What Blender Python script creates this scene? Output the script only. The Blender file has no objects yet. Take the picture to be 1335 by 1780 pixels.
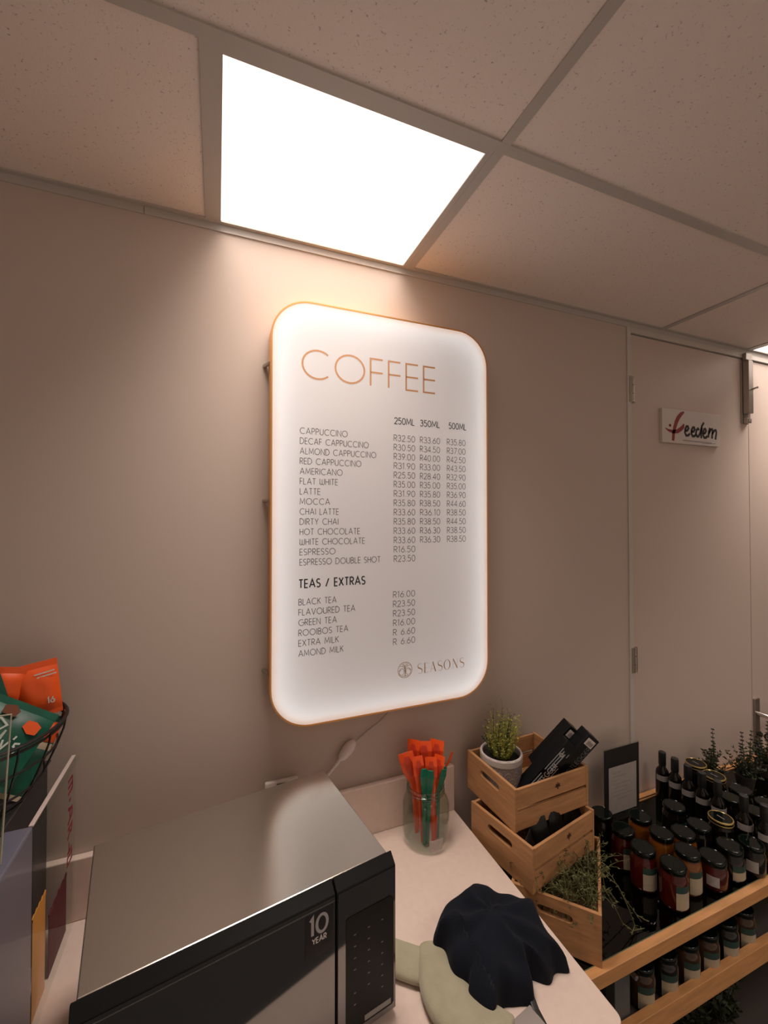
import bpy, bmesh, math, random
from mathutils import Vector, Matrix, noise
sc = bpy.context.scene
COL = sc.collection
rnd = random.Random(7)
PI = math.pi

# ------------------------------------------------------------------ camera, world, exposure
ZC = 1.87                                    # eye height above the floor
yaw, pit, rol = 0.3774, 0.0151, -0.0004
fw = Vector((math.sin(yaw)*math.cos(pit), math.cos(yaw)*math.cos(pit), math.sin(pit)))
rt = Vector((math.cos(yaw), -math.sin(yaw), 0.0))
up = rt.cross(fw)
r2 = rt*math.cos(rol) + up*math.sin(rol)
u2 = up*math.cos(rol) - rt*math.sin(rol)
cam_data = bpy.data.cameras.new('camera')
cam = bpy.data.objects.new('camera', cam_data); COL.objects.link(cam)
M = Matrix.Identity(4)
for i in range(3):
    M[i][0], M[i][1], M[i][2] = r2[i], u2[i], -fw[i]
M[0][3], M[1][3], M[2][3] = 0.0, -1.2388, ZC
cam.matrix_world = M
cam_data.sensor_fit = 'VERTICAL'; cam_data.sensor_height = 36.0
cam_data.lens = 36.0*731.29/1780.0
cam_data.clip_start = 0.02
sc.camera = cam

world = bpy.data.worlds.new('world'); sc.world = world; world.use_nodes = True
bg = world.node_tree.nodes['Background']
bg.inputs[0].default_value = (1.0, 0.78, 0.64, 1); bg.inputs[1].default_value = 0.29
sc.view_settings.view_transform = 'Standard'; sc.view_settings.look = 'None'
sc.view_settings.exposure = 0.25; sc.view_settings.gamma = 1.0; sc.view_settings.use_curve_mapping = False
PANEL_POWER = 1.15 
PANEL_COLOR = (1.0, 0.86, 0.77)
LAMP_WATTS = 5.0                             # downward beam of each panel behind its prismatic sheet
LAMP_SPREAD = math.radians(100)
SIGN_GLOW = 0.07                             # radiance of the light box sheet
SIGN_EDGE = 3.2                              # radiance of the LED strip round its edge

# ------------------------------------------------------------------ helpers
MATS = {}
def mat(name, color, rough=0.5, metal=0.0, spec=0.5, coat=0.0, emit=None, estr=0.0, sheen=0.0, var=0.0, vscale=20.0, bump=0.0, bscale=200.0, stretch=(1,1,1), color2=None):
    if name in MATS: return MATS[name]
    m = bpy.data.materials.new(name); m.use_nodes = True
    nt = m.node_tree; b = nt.nodes['Principled BSDF']
    b.inputs['Base Color'].default_value = (*color, 1)
    b.inputs['Roughness'].default_value = rough
    b.inputs['Metallic'].default_value = metal
    b.inputs['Specular IOR Level'].default_value = spec
    b.inputs['Coat Weight'].default_value = coat
    b.inputs['Coat Roughness'].default_value = 0.06
    b.inputs['Sheen Weight'].default_value = sheen
    if emit:
        b.inputs['Emission Color'].default_value = (*emit, 1); b.inputs['Emission Strength'].default_value = estr
    if var or bump:
        tc = nt.nodes.new('ShaderNodeTexCoord'); mp = nt.nodes.new('ShaderNodeMapping')
        mp.inputs['Scale'].default_value = stretch
        nt.links.new(tc.outputs['Object'], mp.inputs['Vector'])
    if var:
        n = nt.nodes.new('ShaderNodeTexNoise'); n.inputs['Scale'].default_value = vscale; n.inputs['Detail'].default_value = 5
        nt.links.new(mp.outputs['Vector'], n.inputs['Vector'])
        r = nt.nodes.new('ShaderNodeValToRGB')
        c2 = color2 or tuple(c*(1-var) for c in color)
        r.color_ramp.elements[0].position = 0.3; r.color_ramp.elements[0].color = (*c2, 1)
        r.color_ramp.elements[1].position = 0.7; r.color_ramp.elements[1].color = (*color, 1)
        nt.links.new(n.outputs['Fac'], r.inputs['Fac']); nt.links.new(r.outputs['Color'], b.inputs['Base Color'])
    if bump:
        n2 = nt.nodes.new('ShaderNodeTexNoise'); n2.inputs['Scale'].default_value = bscale; n2.inputs['Detail'].default_value = 4
        nt.links.new(mp.outputs['Vector'], n2.inputs['Vector'])
        bp = nt.nodes.new('ShaderNodeBump'); bp.inputs['Strength'].default_value = bump; bp.inputs['Distance'].default_value = 0.002
        nt.links.new(n2.outputs['Fac'], bp.inputs['Height']); nt.links.new(bp.outputs['Normal'], b.inputs['Normal'])
    MATS[name] = m
    return m

def thin_glass(name, tint, gloss=0.05, rough=0.02, ior=1.45):
    """sheet glass: fresnel reflection over a tinted see-through body"""
    if name in MATS: return MATS[name]
    m = bpy.data.materials.new(name); m.use_nodes = True; nt = m.node_tree
    nt.nodes.clear()
    out = nt.nodes.new('ShaderNodeOutputMaterial'); mix = nt.nodes.new('ShaderNodeMixShader')
    tr = nt.nodes.new('ShaderNodeBsdfTransparent'); tr.inputs[0].default_value = (*tint, 1)
    gl = nt.nodes.new('ShaderNodeBsdfGlossy'); gl.inputs['Color'].default_value = (1,1,1,1); gl.inputs['Roughness'].default_value = rough
    lw = nt.nodes.new('ShaderNodeFresnel'); lw.inputs['IOR'].default_value = ior
    ad = nt.nodes.new('ShaderNodeMath'); ad.operation = 'ADD'; ad.inputs[1].default_value = gloss; ad.use_clamp = True
    ge = nt.nodes.new('ShaderNodeNewGeometry'); iv = nt.nodes.new('ShaderNodeMath'); iv.operation = 'SUBTRACT'; iv.inputs[0].default_value = 1.0
    ml = nt.nodes.new('ShaderNodeMath'); ml.operation = 'MULTIPLY'          # reflect once, on the way in
    nt.links.new(ge.outputs['Backfacing'], iv.inputs[1]); nt.links.new(lw.outputs[0], ad.inputs[0])
    nt.links.new(ad.outputs[0], ml.inputs[0]); nt.links.new(iv.outputs[0], ml.inputs[1]); nt.links.new(ml.outputs[0], mix.inputs[0])
    nt.links.new(tr.outputs[0], mix.inputs[1]); nt.links.new(gl.outputs[0], mix.inputs[2]); nt.links.new(mix.outputs[0], out.inputs[0])
    MATS[name] = m
    return m

def tag(o, label=None, cat=None, group=None, kind=None):
    if label: o['label'] = label
    if cat: o['category'] = cat
    if group: o['group'] = group
    if kind: o['kind'] = kind
    return o

def thing(name, label, cat, loc, group=None, rot=None):
    o = bpy.data.objects.new(name, None); COL.objects.link(o)
    o.empty_display_size = 0.05; o.location = loc
    if rot: o.rotation_euler = rot
    return tag(o, label, cat, group)

class MB:
    def __init__(s): s.v = []; s.f = []; s.mi = []; s.cur = 0
    def add(s, vs, fs):
        k = len(s.v); s.v += [tuple(v) for v in vs]
        for f in fs: s.f.append([k+i for i in f]); s.mi.append(s.cur)
    def box(s, a, b, T=None):
        (x0,y0,z0),(x1,y1,z1) = a, b
        vs = [(x0,y0,z0),(x1,y0,z0),(x1,y1,z0),(x0,y1,z0),(x0,y0,z1),(x1,y0,z1),(x1,y1,z1),(x0,y1,z1)]
        if T: vs = [T @ Vector(v) for v in vs]
        s.add(vs, [(0,3,2,1),(4,5,6,7),(0,1,5,4),(1,2,6,5),(2,3,7,6),(3,0,4,7)]); return s
    def obox(s, c, ax, ay, az, h):
        vs = []
        for sz in (-1,1):
            for sx, sy in ((-1,-1),(1,-1),(1,1),(-1,1)):
                vs.append(c + ax*(sx*h[0]) + ay*(sy*h[1]) + az*(sz*h[2]))
        s.add(vs, [(0,3,2,1),(4,5,6,7),(0,1,5,4),(1,2,6,5),(2,3,7,6),(3,0,4,7)]); return s
    def prism(s, poly, d):
        """poly: list of 3-D points (planar), d: extrusion vector"""
        n = len(poly); d = Vector(d)
        vs = [Vector(p) for p in poly] + [Vector(p)+d for p in poly]
        s.add(vs, [tuple(range(n))[::-1], tuple(range(n, 2*n))] + [(i,(i+1)%n,n+(i+1)%n,n+i) for i in range(n)]); return s
    def ring(s, outer, inner, d):
        n = len(outer); d = Vector(d)
        O0 = [Vector(p) for p in outer]; I0 = [Vector(p) for p in inner]
        vs = O0 + I0 + [p+d for p in O0] + [p+d for p in I0]
        fs = []
        for i in range(n):
            j = (i+1) % n
            fs += [(i,j,n+j,n+i), (2*n+j,2*n+i,3*n+i,3*n+j), (j,i,2*n+i,2*n+j), (n+i,n+j,3*n+j,3*n+i)]
        s.add(vs, fs); return s
    def tube(s, pts, r, n=8, closed=False, caps=True):
        pts = [Vector(p) for p in pts]; m = len(pts)
        rs = r if isinstance(r, (list, tuple)) else [r]*m
        vs = []; nrm = None
        for i, p in enumerate(pts):
            a = pts[(i-1) % m] if (closed or i > 0) else p
            b = pts[(i+1) % m] if (closed or i < m-1) else p
            t = (b-a).normalized()
            if nrm is None:
                nrm = t.orthogonal().normalized()
            else:
                nrm = (nrm - t*nrm.dot(t))
                nrm = nrm.normalized() if nrm.length > 1e-6 else t.orthogonal().normalized()
            bi = t.cross(nrm)
            for k in range(n):
                a_ = 2*PI*k/n
                vs.append(p + (nrm*math.cos(a_) + bi*math.sin(a_))*rs[i])
        fs = []
        for i in range(m if closed else m-1):
            j = (i+1) % m
            for k in range(n):
                l = (k+1) % n
                fs.append((i*n+k, i*n+l, j*n+l, j*n+k))
        if caps and not closed:
            fs += [tuple(range(n))[::-1], tuple((m-1)*n+k for k in range(n))]
        s.add(vs, fs); return s
    def lathe(s, prof, c=(0,0,0), n=32, cap0=True, cap1=True):
        vs = []; m = len(prof)
        for r, z in prof:
            for k in range(n):
                a = 2*PI*k/n; vs.append((c[0]+r*math.cos(a), c[1]+r*math.sin(a), c[2]+z))
        fs = [(i*n+k, i*n+(k+1)%n, (i+1)*n+(k+1)%n, (i+1)*n+k) for i in range(m-1) for k in range(n)]
        if cap0: fs.append(tuple(range(n))[::-1])
        if cap1: fs.append(tuple((m-1)*n+k for k in range(n)))
        s.add(vs, fs); return s
    def ribbon(s, pts, w, O, ux, uz, lift=0.0):
        """flat mitred stroke in the plane O + a*ux + b*uz; w is a width or a list"""
        P = [Vector((p[0], p[1])) for p in pts]; m = len(P)
        closed = m > 2 and (P[0]-P[-1]).length < 1e-6
        if closed: P = P[:-1]; m -= 1
        ws = w if isinstance(w, (list, tuple)) else [w]*m
        n3 = ux.cross(uz).normalized()*lift
        L = []; R = []
        for i in range(m):
            a = P[i-1] if (i > 0 or closed) else None
            b = P[(i+1) % m] if (i < m-1 or closed) else None
            d1 = (P[i]-a).normalized() if a is not None else None
            d2 = (b-P[i]).normalized() if b is not None else None
            if d1 is None: d1 = d2
            if d2 is None: d2 = d1
            n1 = Vector((-d1.y, d1.x)); n2 = Vector((-d2.y, d2.x)); nn = n1+n2
            nn = nn.normalized() if nn.length > 1e-4 else n1
            k = 1/max(0.35, nn.dot(n1))
            h = ws[i]/2*k
            L.append(P[i]+nn*h); R.append(P[i]-nn*h)
        vs = [O + ux*p.x + uz*p.y + n3 for p in L] + [O + ux*p.x + uz*p.y + n3 for p in R]
        fs = [(i, m+i, m+(i+1)%m, (i+1)%m) for i in range(m if closed else m-1)]
        s.add(vs, fs); return s
    def build(s, name, mats, parent=None, smooth=False, bevel=0.0, segs=2, world=True):
        me = bpy.data.meshes.new(name)
        off = Vector((0,0,0))
        if parent is not None and world:
            q = parent
            while q is not None: off += q.location; q = q.parent
        me.from_pydata([Vector(v)-off for v in s.v], [], s.f)
        if not isinstance(mats, (list, tuple)): mats = [mats]
        for m in mats: me.materials.append(m)
        if len(mats) > 1:
            for p, i in zip(me.polygons, s.mi): p.material_index = i
        bm = bmesh.new(); bm.from_mesh(me)
        bmesh.ops.recalc_face_normals(bm, faces=bm.faces)
        if bevel:
            es = [e for e in bm.edges if len(e.link_faces) == 2 and e.calc_face_angle(0) > 0.6]
            bmesh.ops.bevel(bm, geom=es, offset=bevel, segments=segs, affect='EDGES', profile=0.5)
        bm.to_mesh(me); bm.free()
        if smooth:
            for p in me.polygons: p.use_smooth = True
            try: me.set_sharp_from_angle(angle=math.radians(40))
            except Exception: pass
        o = bpy.data.objects.new(name, me); COL.objects.link(o)
        if parent is not None: o.parent = parent
        return o

def structure(o): o['kind'] = 'structure'; return o
def V(x, y, z): return Vector((x, y, z))
X_, Y_, Z_ = V(1,0,0), V(0,1,0), V(0,0,1)

def arc(cx, cy, rx, ry, a0, a1, n=14):
    return [(cx+rx*math.cos(math.radians(a0+(a1-a0)*i/n)), cy+ry*math.sin(math.radians(a0+(a1-a0)*i/n))) for i in range(n+1)]

# single stroke capitals, drawn in a box one unit high
G = {
 'A': (.80, [[(0,0),(.4,1),(.8,0)], [(.16,.33),(.64,.33)]]),
 'B': (.56, [[(0,0),(0,1)], [(0,1),(.25,1)]+arc(.25,.76,.24,.24,90,-90)+[(0,.52)], [(0,.52),(.28,.52)]+arc(.28,.26,.28,.26,90,-90)+[(0,0)]]),
 'C': (.86, [arc(.5,.5,.5,.5,48,312,22)]),
 'D': (.72, [[(0,0),(0,1),(.22,1)]+arc(.22,.5,.5,.5,90,-90,16)+[(0,0)]]),
 'E': (.46, [[(.46,1),(0,1),(0,0),(.46,0)], [(0,.5),(.46,.5)]]),
 'F': (.44, [[(.44,1),(0,1),(0,0)], [(0,.5),(.44,.5)]]),
 'G': (.92, [arc(.5,.5,.5,.5,50,360,22)+[(.56,.5)]]),
 'H': (.62, [[(0,0),(0,1)], [(.62,0),(.62,1)], [(0,.5),(.62,.5)]]),
 'I': (.04, [[(.02,0),(.02,1)]]),
 'K': (.58, [[(0,0),(0,1)], [(.56,1),(0,.45)], [(.17,.6),(.58,0)]]),
 'L': (.44, [[(0,1),(0,0),(.44,0)]]),
 'M': (.86, [[(0,0),(.08,1),(.43,.2),(.78,1),(.86,0)]]),
 'N': (.68, [[(0,0),(0,1),(.68,0),(.68,1)]]),
 'O': (1.0, [arc(.5,.5,.5,.5,0,360,28)]),
 'P': (.52, [[(0,0),(0,1),(.25,1)]+arc(.25,.74,.27,.26,90,-90)+[(0,.48)]]),
 'R': (.54, [[(0,0),(0,1),(.25,1)]+arc(.25,.74,.27,.26,90,-90)+[(0,.48)], [(.22,.48),(.54,0)]]),
 'S': (.50, [arc(.25,.75,.24,.25,35,270,12)+arc(.25,.25,.25,.25,90,-145,12)[1:]]),
 'T': (.56, [[(0,1),(.56,1)], [(.28,1),(.28,0)]]),
 'U': (.64, [[(0,1),(0,.32)]+arc(.32,.32,.32,.32,180,360)+[(.64,1)]]),
 'V': (.74, [[(0,1),(.37,0),(.74,1)]]),
 'W': (.86, [[(0,1),(0,.22)]+arc(.215,.22,.215,.22,180,360,10)+[(.43,.9)], [(.43,.22)]+arc(.645,.22,.215,.22,180,360,10)+[(.86,1)]]),
 'X': (.64, [[(0,0),(.62,1)], [(0,1),(.64,0)]]),
 'Y': (.64, [[(0,1),(.32,.48),(.64,1)], [(.32,.48),(.32,0)]]),
 '/': (.42, [[(0,0),(.42,1)]]),
 '.': (.08, [[(.04,0),(.04,.09)]]),
 '0': (.60, [arc(.3,.5,.3,.5,0,360,24)]),
 '1': (.26, [[(.03,.85),(.16,1),(.16,0)]]),
 '2': (.54, [arc(.27,.73,.26,.27,165,-25,12)+[(.02,0),(.54,0)]]),
 '3': (.52, [arc(.24,.76,.23,.24,150,-80,12)+[(.2,.53)], [(.2,.53)]+arc(.24,.27,.27,.27,85,-155,14)]),
 '4': (.58, [[(.44,0),(.44,1),(0,.28),(.58,.28)]]),
 '5': (.52, [[(.48,1),(.1,1),(.05,.58)]+arc(.24,.32,.27,.32,115,-150,14)]),
 '6': (.54, [[(.4,1),(.07,.46)], arc(.27,.29,.27,.29,0,360,20)]),
 '7': (.52, [[(0,1),(.52,1),(.16,0)]]),
 '8': (.54, [arc(.27,.76,.22,.24,0,360,18), arc(.27,.26,.27,.26,0,360,18)]),
 '9': (.54, [[(.14,0),(.47,.54)], arc(.27,.71,.27,.29,0,360,20)]),
 ' ': (.36, []),
}
def lettering(mb, text, O, ux, uz, h, w, width=None, gap=.2, lift=0.0):
    tot = sum(G[c][0] for c in text) + gap*(len(text)-1)
    sx = (width/tot) if width else h
    x = 0.0
    for c in text:
        gw, strokes = G[c]
        for st in strokes:
            mb.ribbon([((x+a)*sx, b*h) for a, b in st], w, O, ux, uz, lift)
        x += gw+gap

# ------------------------------------------------------------------ materials
wall_m = mat('wall_paint', (0.58,0.49,0.43), rough=0.7, spec=0.15, bump=0.08, bscale=90)
door_m = mat('door_paint', (0.60,0.50,0.44), rough=0.45, spec=0.4, bump=0.05, bscale=120)
frame_m = mat('door_frame_paint', (0.58,0.54,0.50), rough=0.4)
grid_m = mat('ceiling_grid_metal', (0.52,0.49,0.46), rough=0.45)
counter_m = mat('countertop_laminate', (0.74,0.60,0.52), rough=0.45, var=0.06, vscale=60)
black_gloss = mat('black_gloss_plastic', (0.006,0.007,0.007), rough=0.12, coat=0.6)
black_matte = mat('black_matte_plastic', (0.012,0.014,0.014), rough=0.45)
white_plastic = mat('white_plastic', (0.84,0.76,0.74), rough=0.4)
steel = mat('brushed_steel', (0.46,0.42,0.38), rough=0.38, metal=1.0, bump=0.02, bscale=400)
chrome = mat('satin_chrome', (0.62,0.60,0.58), rough=0.25, metal=1.0)
gold = mat('gold_metal', (0.80,0.40,0.13), rough=0.35, metal=0.75)
crate_wood = mat('pale_crate_wood', (0.56,0.29,0.125), rough=0.6, var=0.32, vscale=9, stretch=(1.2,1.2,9), bump=0.1, bscale=60)
rail_wood = mat('oak_rail_wood', (0.66,0.33,0.125), rough=0.45, var=0.28, vscale=7, stretch=(1.2,9,9), bump=0.06, bscale=60)

# ceiling tile: pale board with pin holes and fissures
def tile_material():
    m = bpy.data.materials.new('ceiling_tile'); m.use_nodes = True; nt = m.node_tree; b = nt.nodes['Principled BSDF']
    b.inputs['Roughness'].default_value = 0.9; b.inputs['Specular IOR Level'].default_value = 0.1
    tc = nt.nodes.new('ShaderNodeTexCoord')
    n = nt.nodes.new('ShaderNodeTexNoise'); n.inputs['Scale'].default_value = 170; n.inputs['Detail'].default_value = 3; n.inputs['Roughness'].default_value = 0.6
    r = nt.nodes.new('ShaderNodeValToRGB')
    e = r.color_ramp.elements
    e[0].position = 0.27; e[0].color = (0.48,0.42,0.38,1); e[1].position = 0.37; e[1].color = (0.90,0.81,0.75,1)
    n2 = nt.nodes.new('ShaderNodeTexNoise'); n2.inputs['Scale'].default_value = 260; n2.inputs['Detail'].default_value = 2
    bp = nt.nodes.new('ShaderNodeBump'); bp.inputs['Strength'].default_value = 0.25; bp.inputs['Distance'].default_value = 0.002
    nt.links.new(tc.outputs['Object'], n.inputs['Vector']); nt.links.new(tc.outputs['Object'], n2.inputs['Vector'])
    nt.links.new(n.outputs['Fac'], r.inputs['Fac']); nt.links.new(r.outputs['Color'], b.inputs['Base Color'])
    nt.links.new(n2.outputs['Fac'], bp.inputs['Height']); nt.links.new(bp.outputs['Normal'], b.inputs['Normal'])
    return m
tile_m = tile_material()
panel_m = mat('light_panel_diffuser', (0.8,0.8,0.8), rough=0.6, emit=PANEL_COLOR, estr=PANEL_POWER)

# ------------------------------------------------------------------ the setting
H = ZC+0.8115
X0, DT = -0.0216, 0.4877
mb = MB(); mb.box((-4,-1.95,-0.05),(6,0.3,0)); mb.cur = 1; mb.box((-4,-5,-0.05),(6,-1.95,0))  # dark near strip added for a black oven reflection, pale rest for bounce
structure(mb.build('floor', [mat('floor_dark_strip_added', (0.035,0.033,0.03), rough=0.6), mat('floor_pale_bounce', (0.62,0.54,0.47), rough=0.6, var=0.1, vscale=3)]))
DL, DR, DTOP = 1.5948, 2.3962, ZC+0.7665
mb = MB()
mb.box((-4,0,0),(1.568,0.12,H+0.03)); mb.box((1.568,0,ZC+0.792),(3.23,0.12,H+0.03)); mb.box((3.23,0,0),(6,0.12,H+0.03))
structure(mb.build('wall_back', wall_m))
structure(MB().box((-4.1,-5,0),(-4,0.12,H)).build('wall_left', wall_m))
structure(MB().box((6,-5,0),(6.1,0.12,H)).build('wall_right', wall_m))
# ceiling boards, one slab per opening of the grid
mb = MB()
ceil_lights = [(X0,-DT,X0+.6,0.0), (X0+2.4,-DT,X0+3.0,0.0), (X0-1.8,-DT-1.8,X0-1.2,-DT-1.2), (X0+.6,-DT-1.8,X0+1.2,-DT-1.2), (X0+3.0,-DT-1.8,X0+3.6,-DT-1.2), (X0-1.8,-DT-3.6,X0-1.2,-DT-3.0), (X0+.6,-DT-3.6,X0+1.2,-DT-3.0), (X0+3.0,-DT-3.6,X0+3.6,-DT-3.0), (X0+1.8,-DT-1.2,X0+2.4,-DT-.6)]
def is_light(x0, y0, x1, y1):
    for a,b,c,d in ceil_lights:
        if a-1e-3 < (x0+x1)/2 < c+1e-3 and b-1e-3 < (y0+y1)/2 < d+1e-3: return True
    return False
g = 0.0135
def tile(x0, y0, x1, y1): mb.box((x0+g-.003,y0+g-.003,H+.0045),(x1-g+.003,min(y1-g+.003,-.001),H+.03))
row0 = [(X0-3.6,X0-2.4),(X0-2.4,X0-1.2),(X0-1.2,X0),(X0+.6,X0+1.8),(X0+1.8,X0+2.4),(X0+3.0,X0+4.2),(X0+4.2,X0+5.4)]
for a, b in row0: tile(a, -DT, b, 0.012)
row1 = [(X0-3.0,X0-1.8),(X0-1.8,X0-.6),(X0-.6,X0+.6),(X0+.6,X0+1.8),(X0+1.8,X0+3.0),(X0+3.0,X0+4.2),(X0+4.2,X0+5.4)]
for a, b in row1:
    tile(a, -DT-.6, b, -DT); tile(a+(.6 if abs(a-X0-1.8) < .01 else 0), -DT-1.2, b, -DT-.6)
for k in range(-6, 9):
    a = X0+k*.6
    if not is_light(a,-DT-1.8,a+.6,-DT-1.2): tile(a,-DT-1.8,a+.6,-DT-1.2)
    for q in range(3, 7):
        if not is_light(a, -DT-.6*(q+1), a+.6, -DT-.6*q): tile(a, -DT-.6*(q+1), a+.6, -DT-.6*q)
mb.box((-4.1,-5,H+.03),(6.1,0.12,H+.06))
structure(mb.build('ceiling', tile_m))
# exposed grid: every runner of the ceiling
mb = MB(); w = 0.012
for q in range(0, 7):
    y = -DT-.6*q; mb.box((-4,y-w,H),(6,y+w,H+.012))
def cross(x, y0, y1): mb.box((x-w,y0+w,H+.0002),(x+w,y1-w,H+.012))
for x in sorted(set(round(v,4) for ab in row0 for v in ab) | {round(X0+.6,4)}): cross(x, -DT, -.0)
for x in sorted(set(round(v,4) for ab in row1 for v in ab)): cross(x,-DT-.6,-DT); cross(x,-DT-1.2,-DT-.6)
cross(X0+2.4,-DT-1.2,-DT-.6)
for k in range(-6, 10):
    for q in range(2, 6): cross(X0+k*.6, -DT-.6*(q+1), -DT-.6*q)
structure(mb.build('trim_1', grid_m))
# wall angle carrying the boards
mb = MB()
mb.box((-4,-.004,H-.019),(-.1815,0.0,H+.004)); mb.box((-.180,-.004,H-.019),(6,0.0,H+.004)); mb.box((-4,-.016,H+.0005),(6,-.004,H+.004))
structure(mb.build('trim_2', grid_m))
# door frame
mb = MB()
mb.box((1.568,-.006,0),(1.590,0.1,ZC+.792)); mb.box((1.590,-.006,DTOP+.004),(3.23,0.1,ZC+.792)); mb.box((3.205,-.006,0),(3.23,0.1,DTOP+.004))
structure(mb.build('trim_3', frame_m, bevel=.0015))
d1 = structure(MB().box((DL+.001,0.002,0.008),(DR-.0015,0.042,DTOP)).build('door_1', door_m, bevel=.0015))
d2 = structure(MB().box((DR+.0015,0.002,0.008),(3.2,0.042,DTOP)).build('door_2', door_m, bevel=.0015))
for z0, z1 in ((ZC+.48, ZC+.588), (ZC-.632, ZC-.531)):
    mb = MB()
    for i in range(3):
        a = z0+(z1-z0)*i/3+.001; b = z0+(z1-z0)*(i+1)/3-.001
        mb.tube([(1.5965,-.007,a),(1.5965,-.007,b)], .0065, 10)
    mb.box((1.603,-.0015,z0),(1.617,.003,z1)); mb.box((1.578,-.009,z0),(1.5905,-.0055,z1))
    mb.build('hinge', steel, d1)
mb = MB()
mb.box((2.335,-.004,ZC+.453),(2.387,.003,ZC+.752)); mb.box((2.342,-.030,ZC+.50),(2.378,-.004,ZC+.752)); mb.box((2.342,-.022,ZC+.455),(2.378,-.004,ZC+.478))
bolt = mb.build('barrel_bolt', steel, d1, bevel=.003)
MB().tube([(2.36,-.026,ZC+.612),(2.36,-.06,ZC+.616)], [.004,.005], 8).tube([(2.36,-.018,ZC+.46),(2.36,-.018,ZC+.56)], .007, 8).build('bolt_knob', chrome, bolt)
MB().box((2.338,-.022,ZC+.756),(2.385,-.006,ZC+.790)).build('bolt_keeper', steel, d1, bevel=.002)
mb = MB().box((2.401,-.007,ZC-1.092),(2.440,.003,ZC-.868))
dh = mb.build('door_handle', steel, d2, bevel=.002)
MB().tube([(2.420,-.006,ZC-.938),(2.420,-.05,ZC-.938),(2.43,-.056,ZC-.938),(2.55,-.056,ZC-.941)], [.010,.009,.009,.008], 10).build('lever', chrome, dh, smooth=True)
MB().tube([(2.420,-.006,ZC-1.035),(2.420,-.022,ZC-1.035)], .011, 12).build('lock_cylinder', black_matte, dh)
k = thing('door_key', 'dark key standing in the lock of the right-hand door', 'key', (2.42,-.022,ZC-1.035))
MB().box((2.4185,-.034,ZC-1.039),(2.4215,-.0225,ZC-1.031)).build('blade', steel, k)
MB().tube([(2.420+.0*i, -.046+.012*math.cos(i*PI/6), ZC-1.035+.013*math.sin(i*PI/6)) for i in range(12)], .0035, 6, closed=True).build('bow', black_matte, k)

# ceiling light panels; far rear row and table panel are added fill lamps
names = ['square ceiling light panel above the lit coffee menu', 'ceiling light panel above the right-hand door leaf',
         'ceiling light panel in the room, left behind the viewer', 'ceiling light panel in the room, behind the viewer', 'ceiling light panel in the room, right behind the viewer',
         'added fill light panel far behind the viewer, left one', 'added fill light panel far behind the viewer, middle one', 'added fill light panel far behind the viewer, right one', 'added fill light panel out in front of the display table']
for (a,b,c,d), lab in zip(ceil_lights, names):
    t = thing('ceiling_light', lab, 'ceiling light', ((a+c)/2,(b+d)/2,H), 'flush light panels of the ceiling grid')
    y1 = d-w if d < -.1 else -.0005
    o = [(a+w,b+w),(c-w,b+w),(c-w,y1),(a+w,y1)]; l = .0145; l1 = .0145 if d < -.1 else .003
    i = [(a+w+l,b+w+l),(c-w-l,b+w+l),(c-w-l,y1-l1),(a+w+l,y1-l1)]
    MB().ring([(x,y,H+.0012) for x,y in o], [(x,y,H+.0012) for x,y in i], (0,0,.02)).build('frame', grid_m, t)
    MB().box((i[0][0],i[0][1],H+.004),(i[2][0],i[2][1],H+.0125)).build('diffuser', panel_m, t)
    ld = bpy.data.lights.new('panel_lamp', 'AREA'); ld.shape = 'RECTANGLE'; ld.size = i[2][0]-i[0][0]-.004; ld.size_y = i[2][1]-i[0][1]-.004
    ld.energy = LAMP_WATTS; ld.color = PANEL_COLOR; ld.spread = LAMP_SPREAD
    lo = bpy.data.objects.new('panel_lamp', ld); COL.objects.link(lo); lo.parent = t
    lo.location = ((i[0][0]+i[2][0])/2-t.location.x, (i[0][1]+i[2][1])/2-t.location.y, .0035)

# ------------------------------------------------------------------ lit menu sign
XL, XR, ZB, ZT = 0.1335, 0.8372, ZC-.5783, ZC+.6122
def rrect(x0, x1, z0, z1, r, y, n=12):
    pts = []
    for cx, cz, a in ((x1-r,z0+r,-90),(x1-r,z1-r,0),(x0+r,z1-r,90),(x0+r,z0+r,180)):
        for k in range(n+1):
            t = math.radians(a+90*k/n); pts.append((cx+r*math.cos(t), y, cz+r*math.sin(t)))
    return pts
sign = thing('menu_sign', 'tall lit white coffee menu sign with rounded corners and gold rim on the wall', 'menu sign', ((XL+XR)/2,-.033,ZC))
R = .112
def inset(d, y): return rrect(XL+d, XR-d, ZB+d, ZT-d, R-d, y)
MB().ring(inset(0,-.066), inset(.0045,-.066), (0,.056,0)).build('gold_rim', gold, sign, smooth=True)['label'] = 'gold metal rim'
face_m = bpy.data.materials.new('backlit_acrylic'); face_m.use_nodes = True; nt = face_m.node_tree; nt.nodes.clear()
out = nt.nodes.new('ShaderNodeOutputMaterial'); a1 = nt.nodes.new('ShaderNodeAddShader'); mx = nt.nodes.new('ShaderNodeMixShader'); mx.inputs[0].default_value = .5
df = nt.nodes.new('ShaderNodeBsdfDiffuse'); df.inputs[0].default_value = (.70,.68,.68,1)
tl = nt.nodes.new('ShaderNodeBsdfTranslucent'); tl.inputs[0].default_value = (.85,.85,.85,1)
em = nt.nodes.new('ShaderNodeEmission'); em.inputs[0].default_value = (1,.84,.78,1); em.inputs[1].default_value = SIGN_GLOW
nt.links.new(df.outputs[0], mx.inputs[1]); nt.links.new(tl.outputs[0], mx.inputs[2]); nt.links.new(mx.outputs[0], a1.inputs[0]); nt.links.new(em.outputs[0], a1.inputs[1]); nt.links.new(a1.outputs[0], out.inputs[0])
MB().prism(inset(.0047,-.0655), (0,.003,0)).build('face', face_m, sign)
MB().prism(inset(.0047,-.013), (0,.003,0)).build('back_panel', mat('sign_back_white', (.8,.8,.8), rough=.8), sign)
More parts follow.
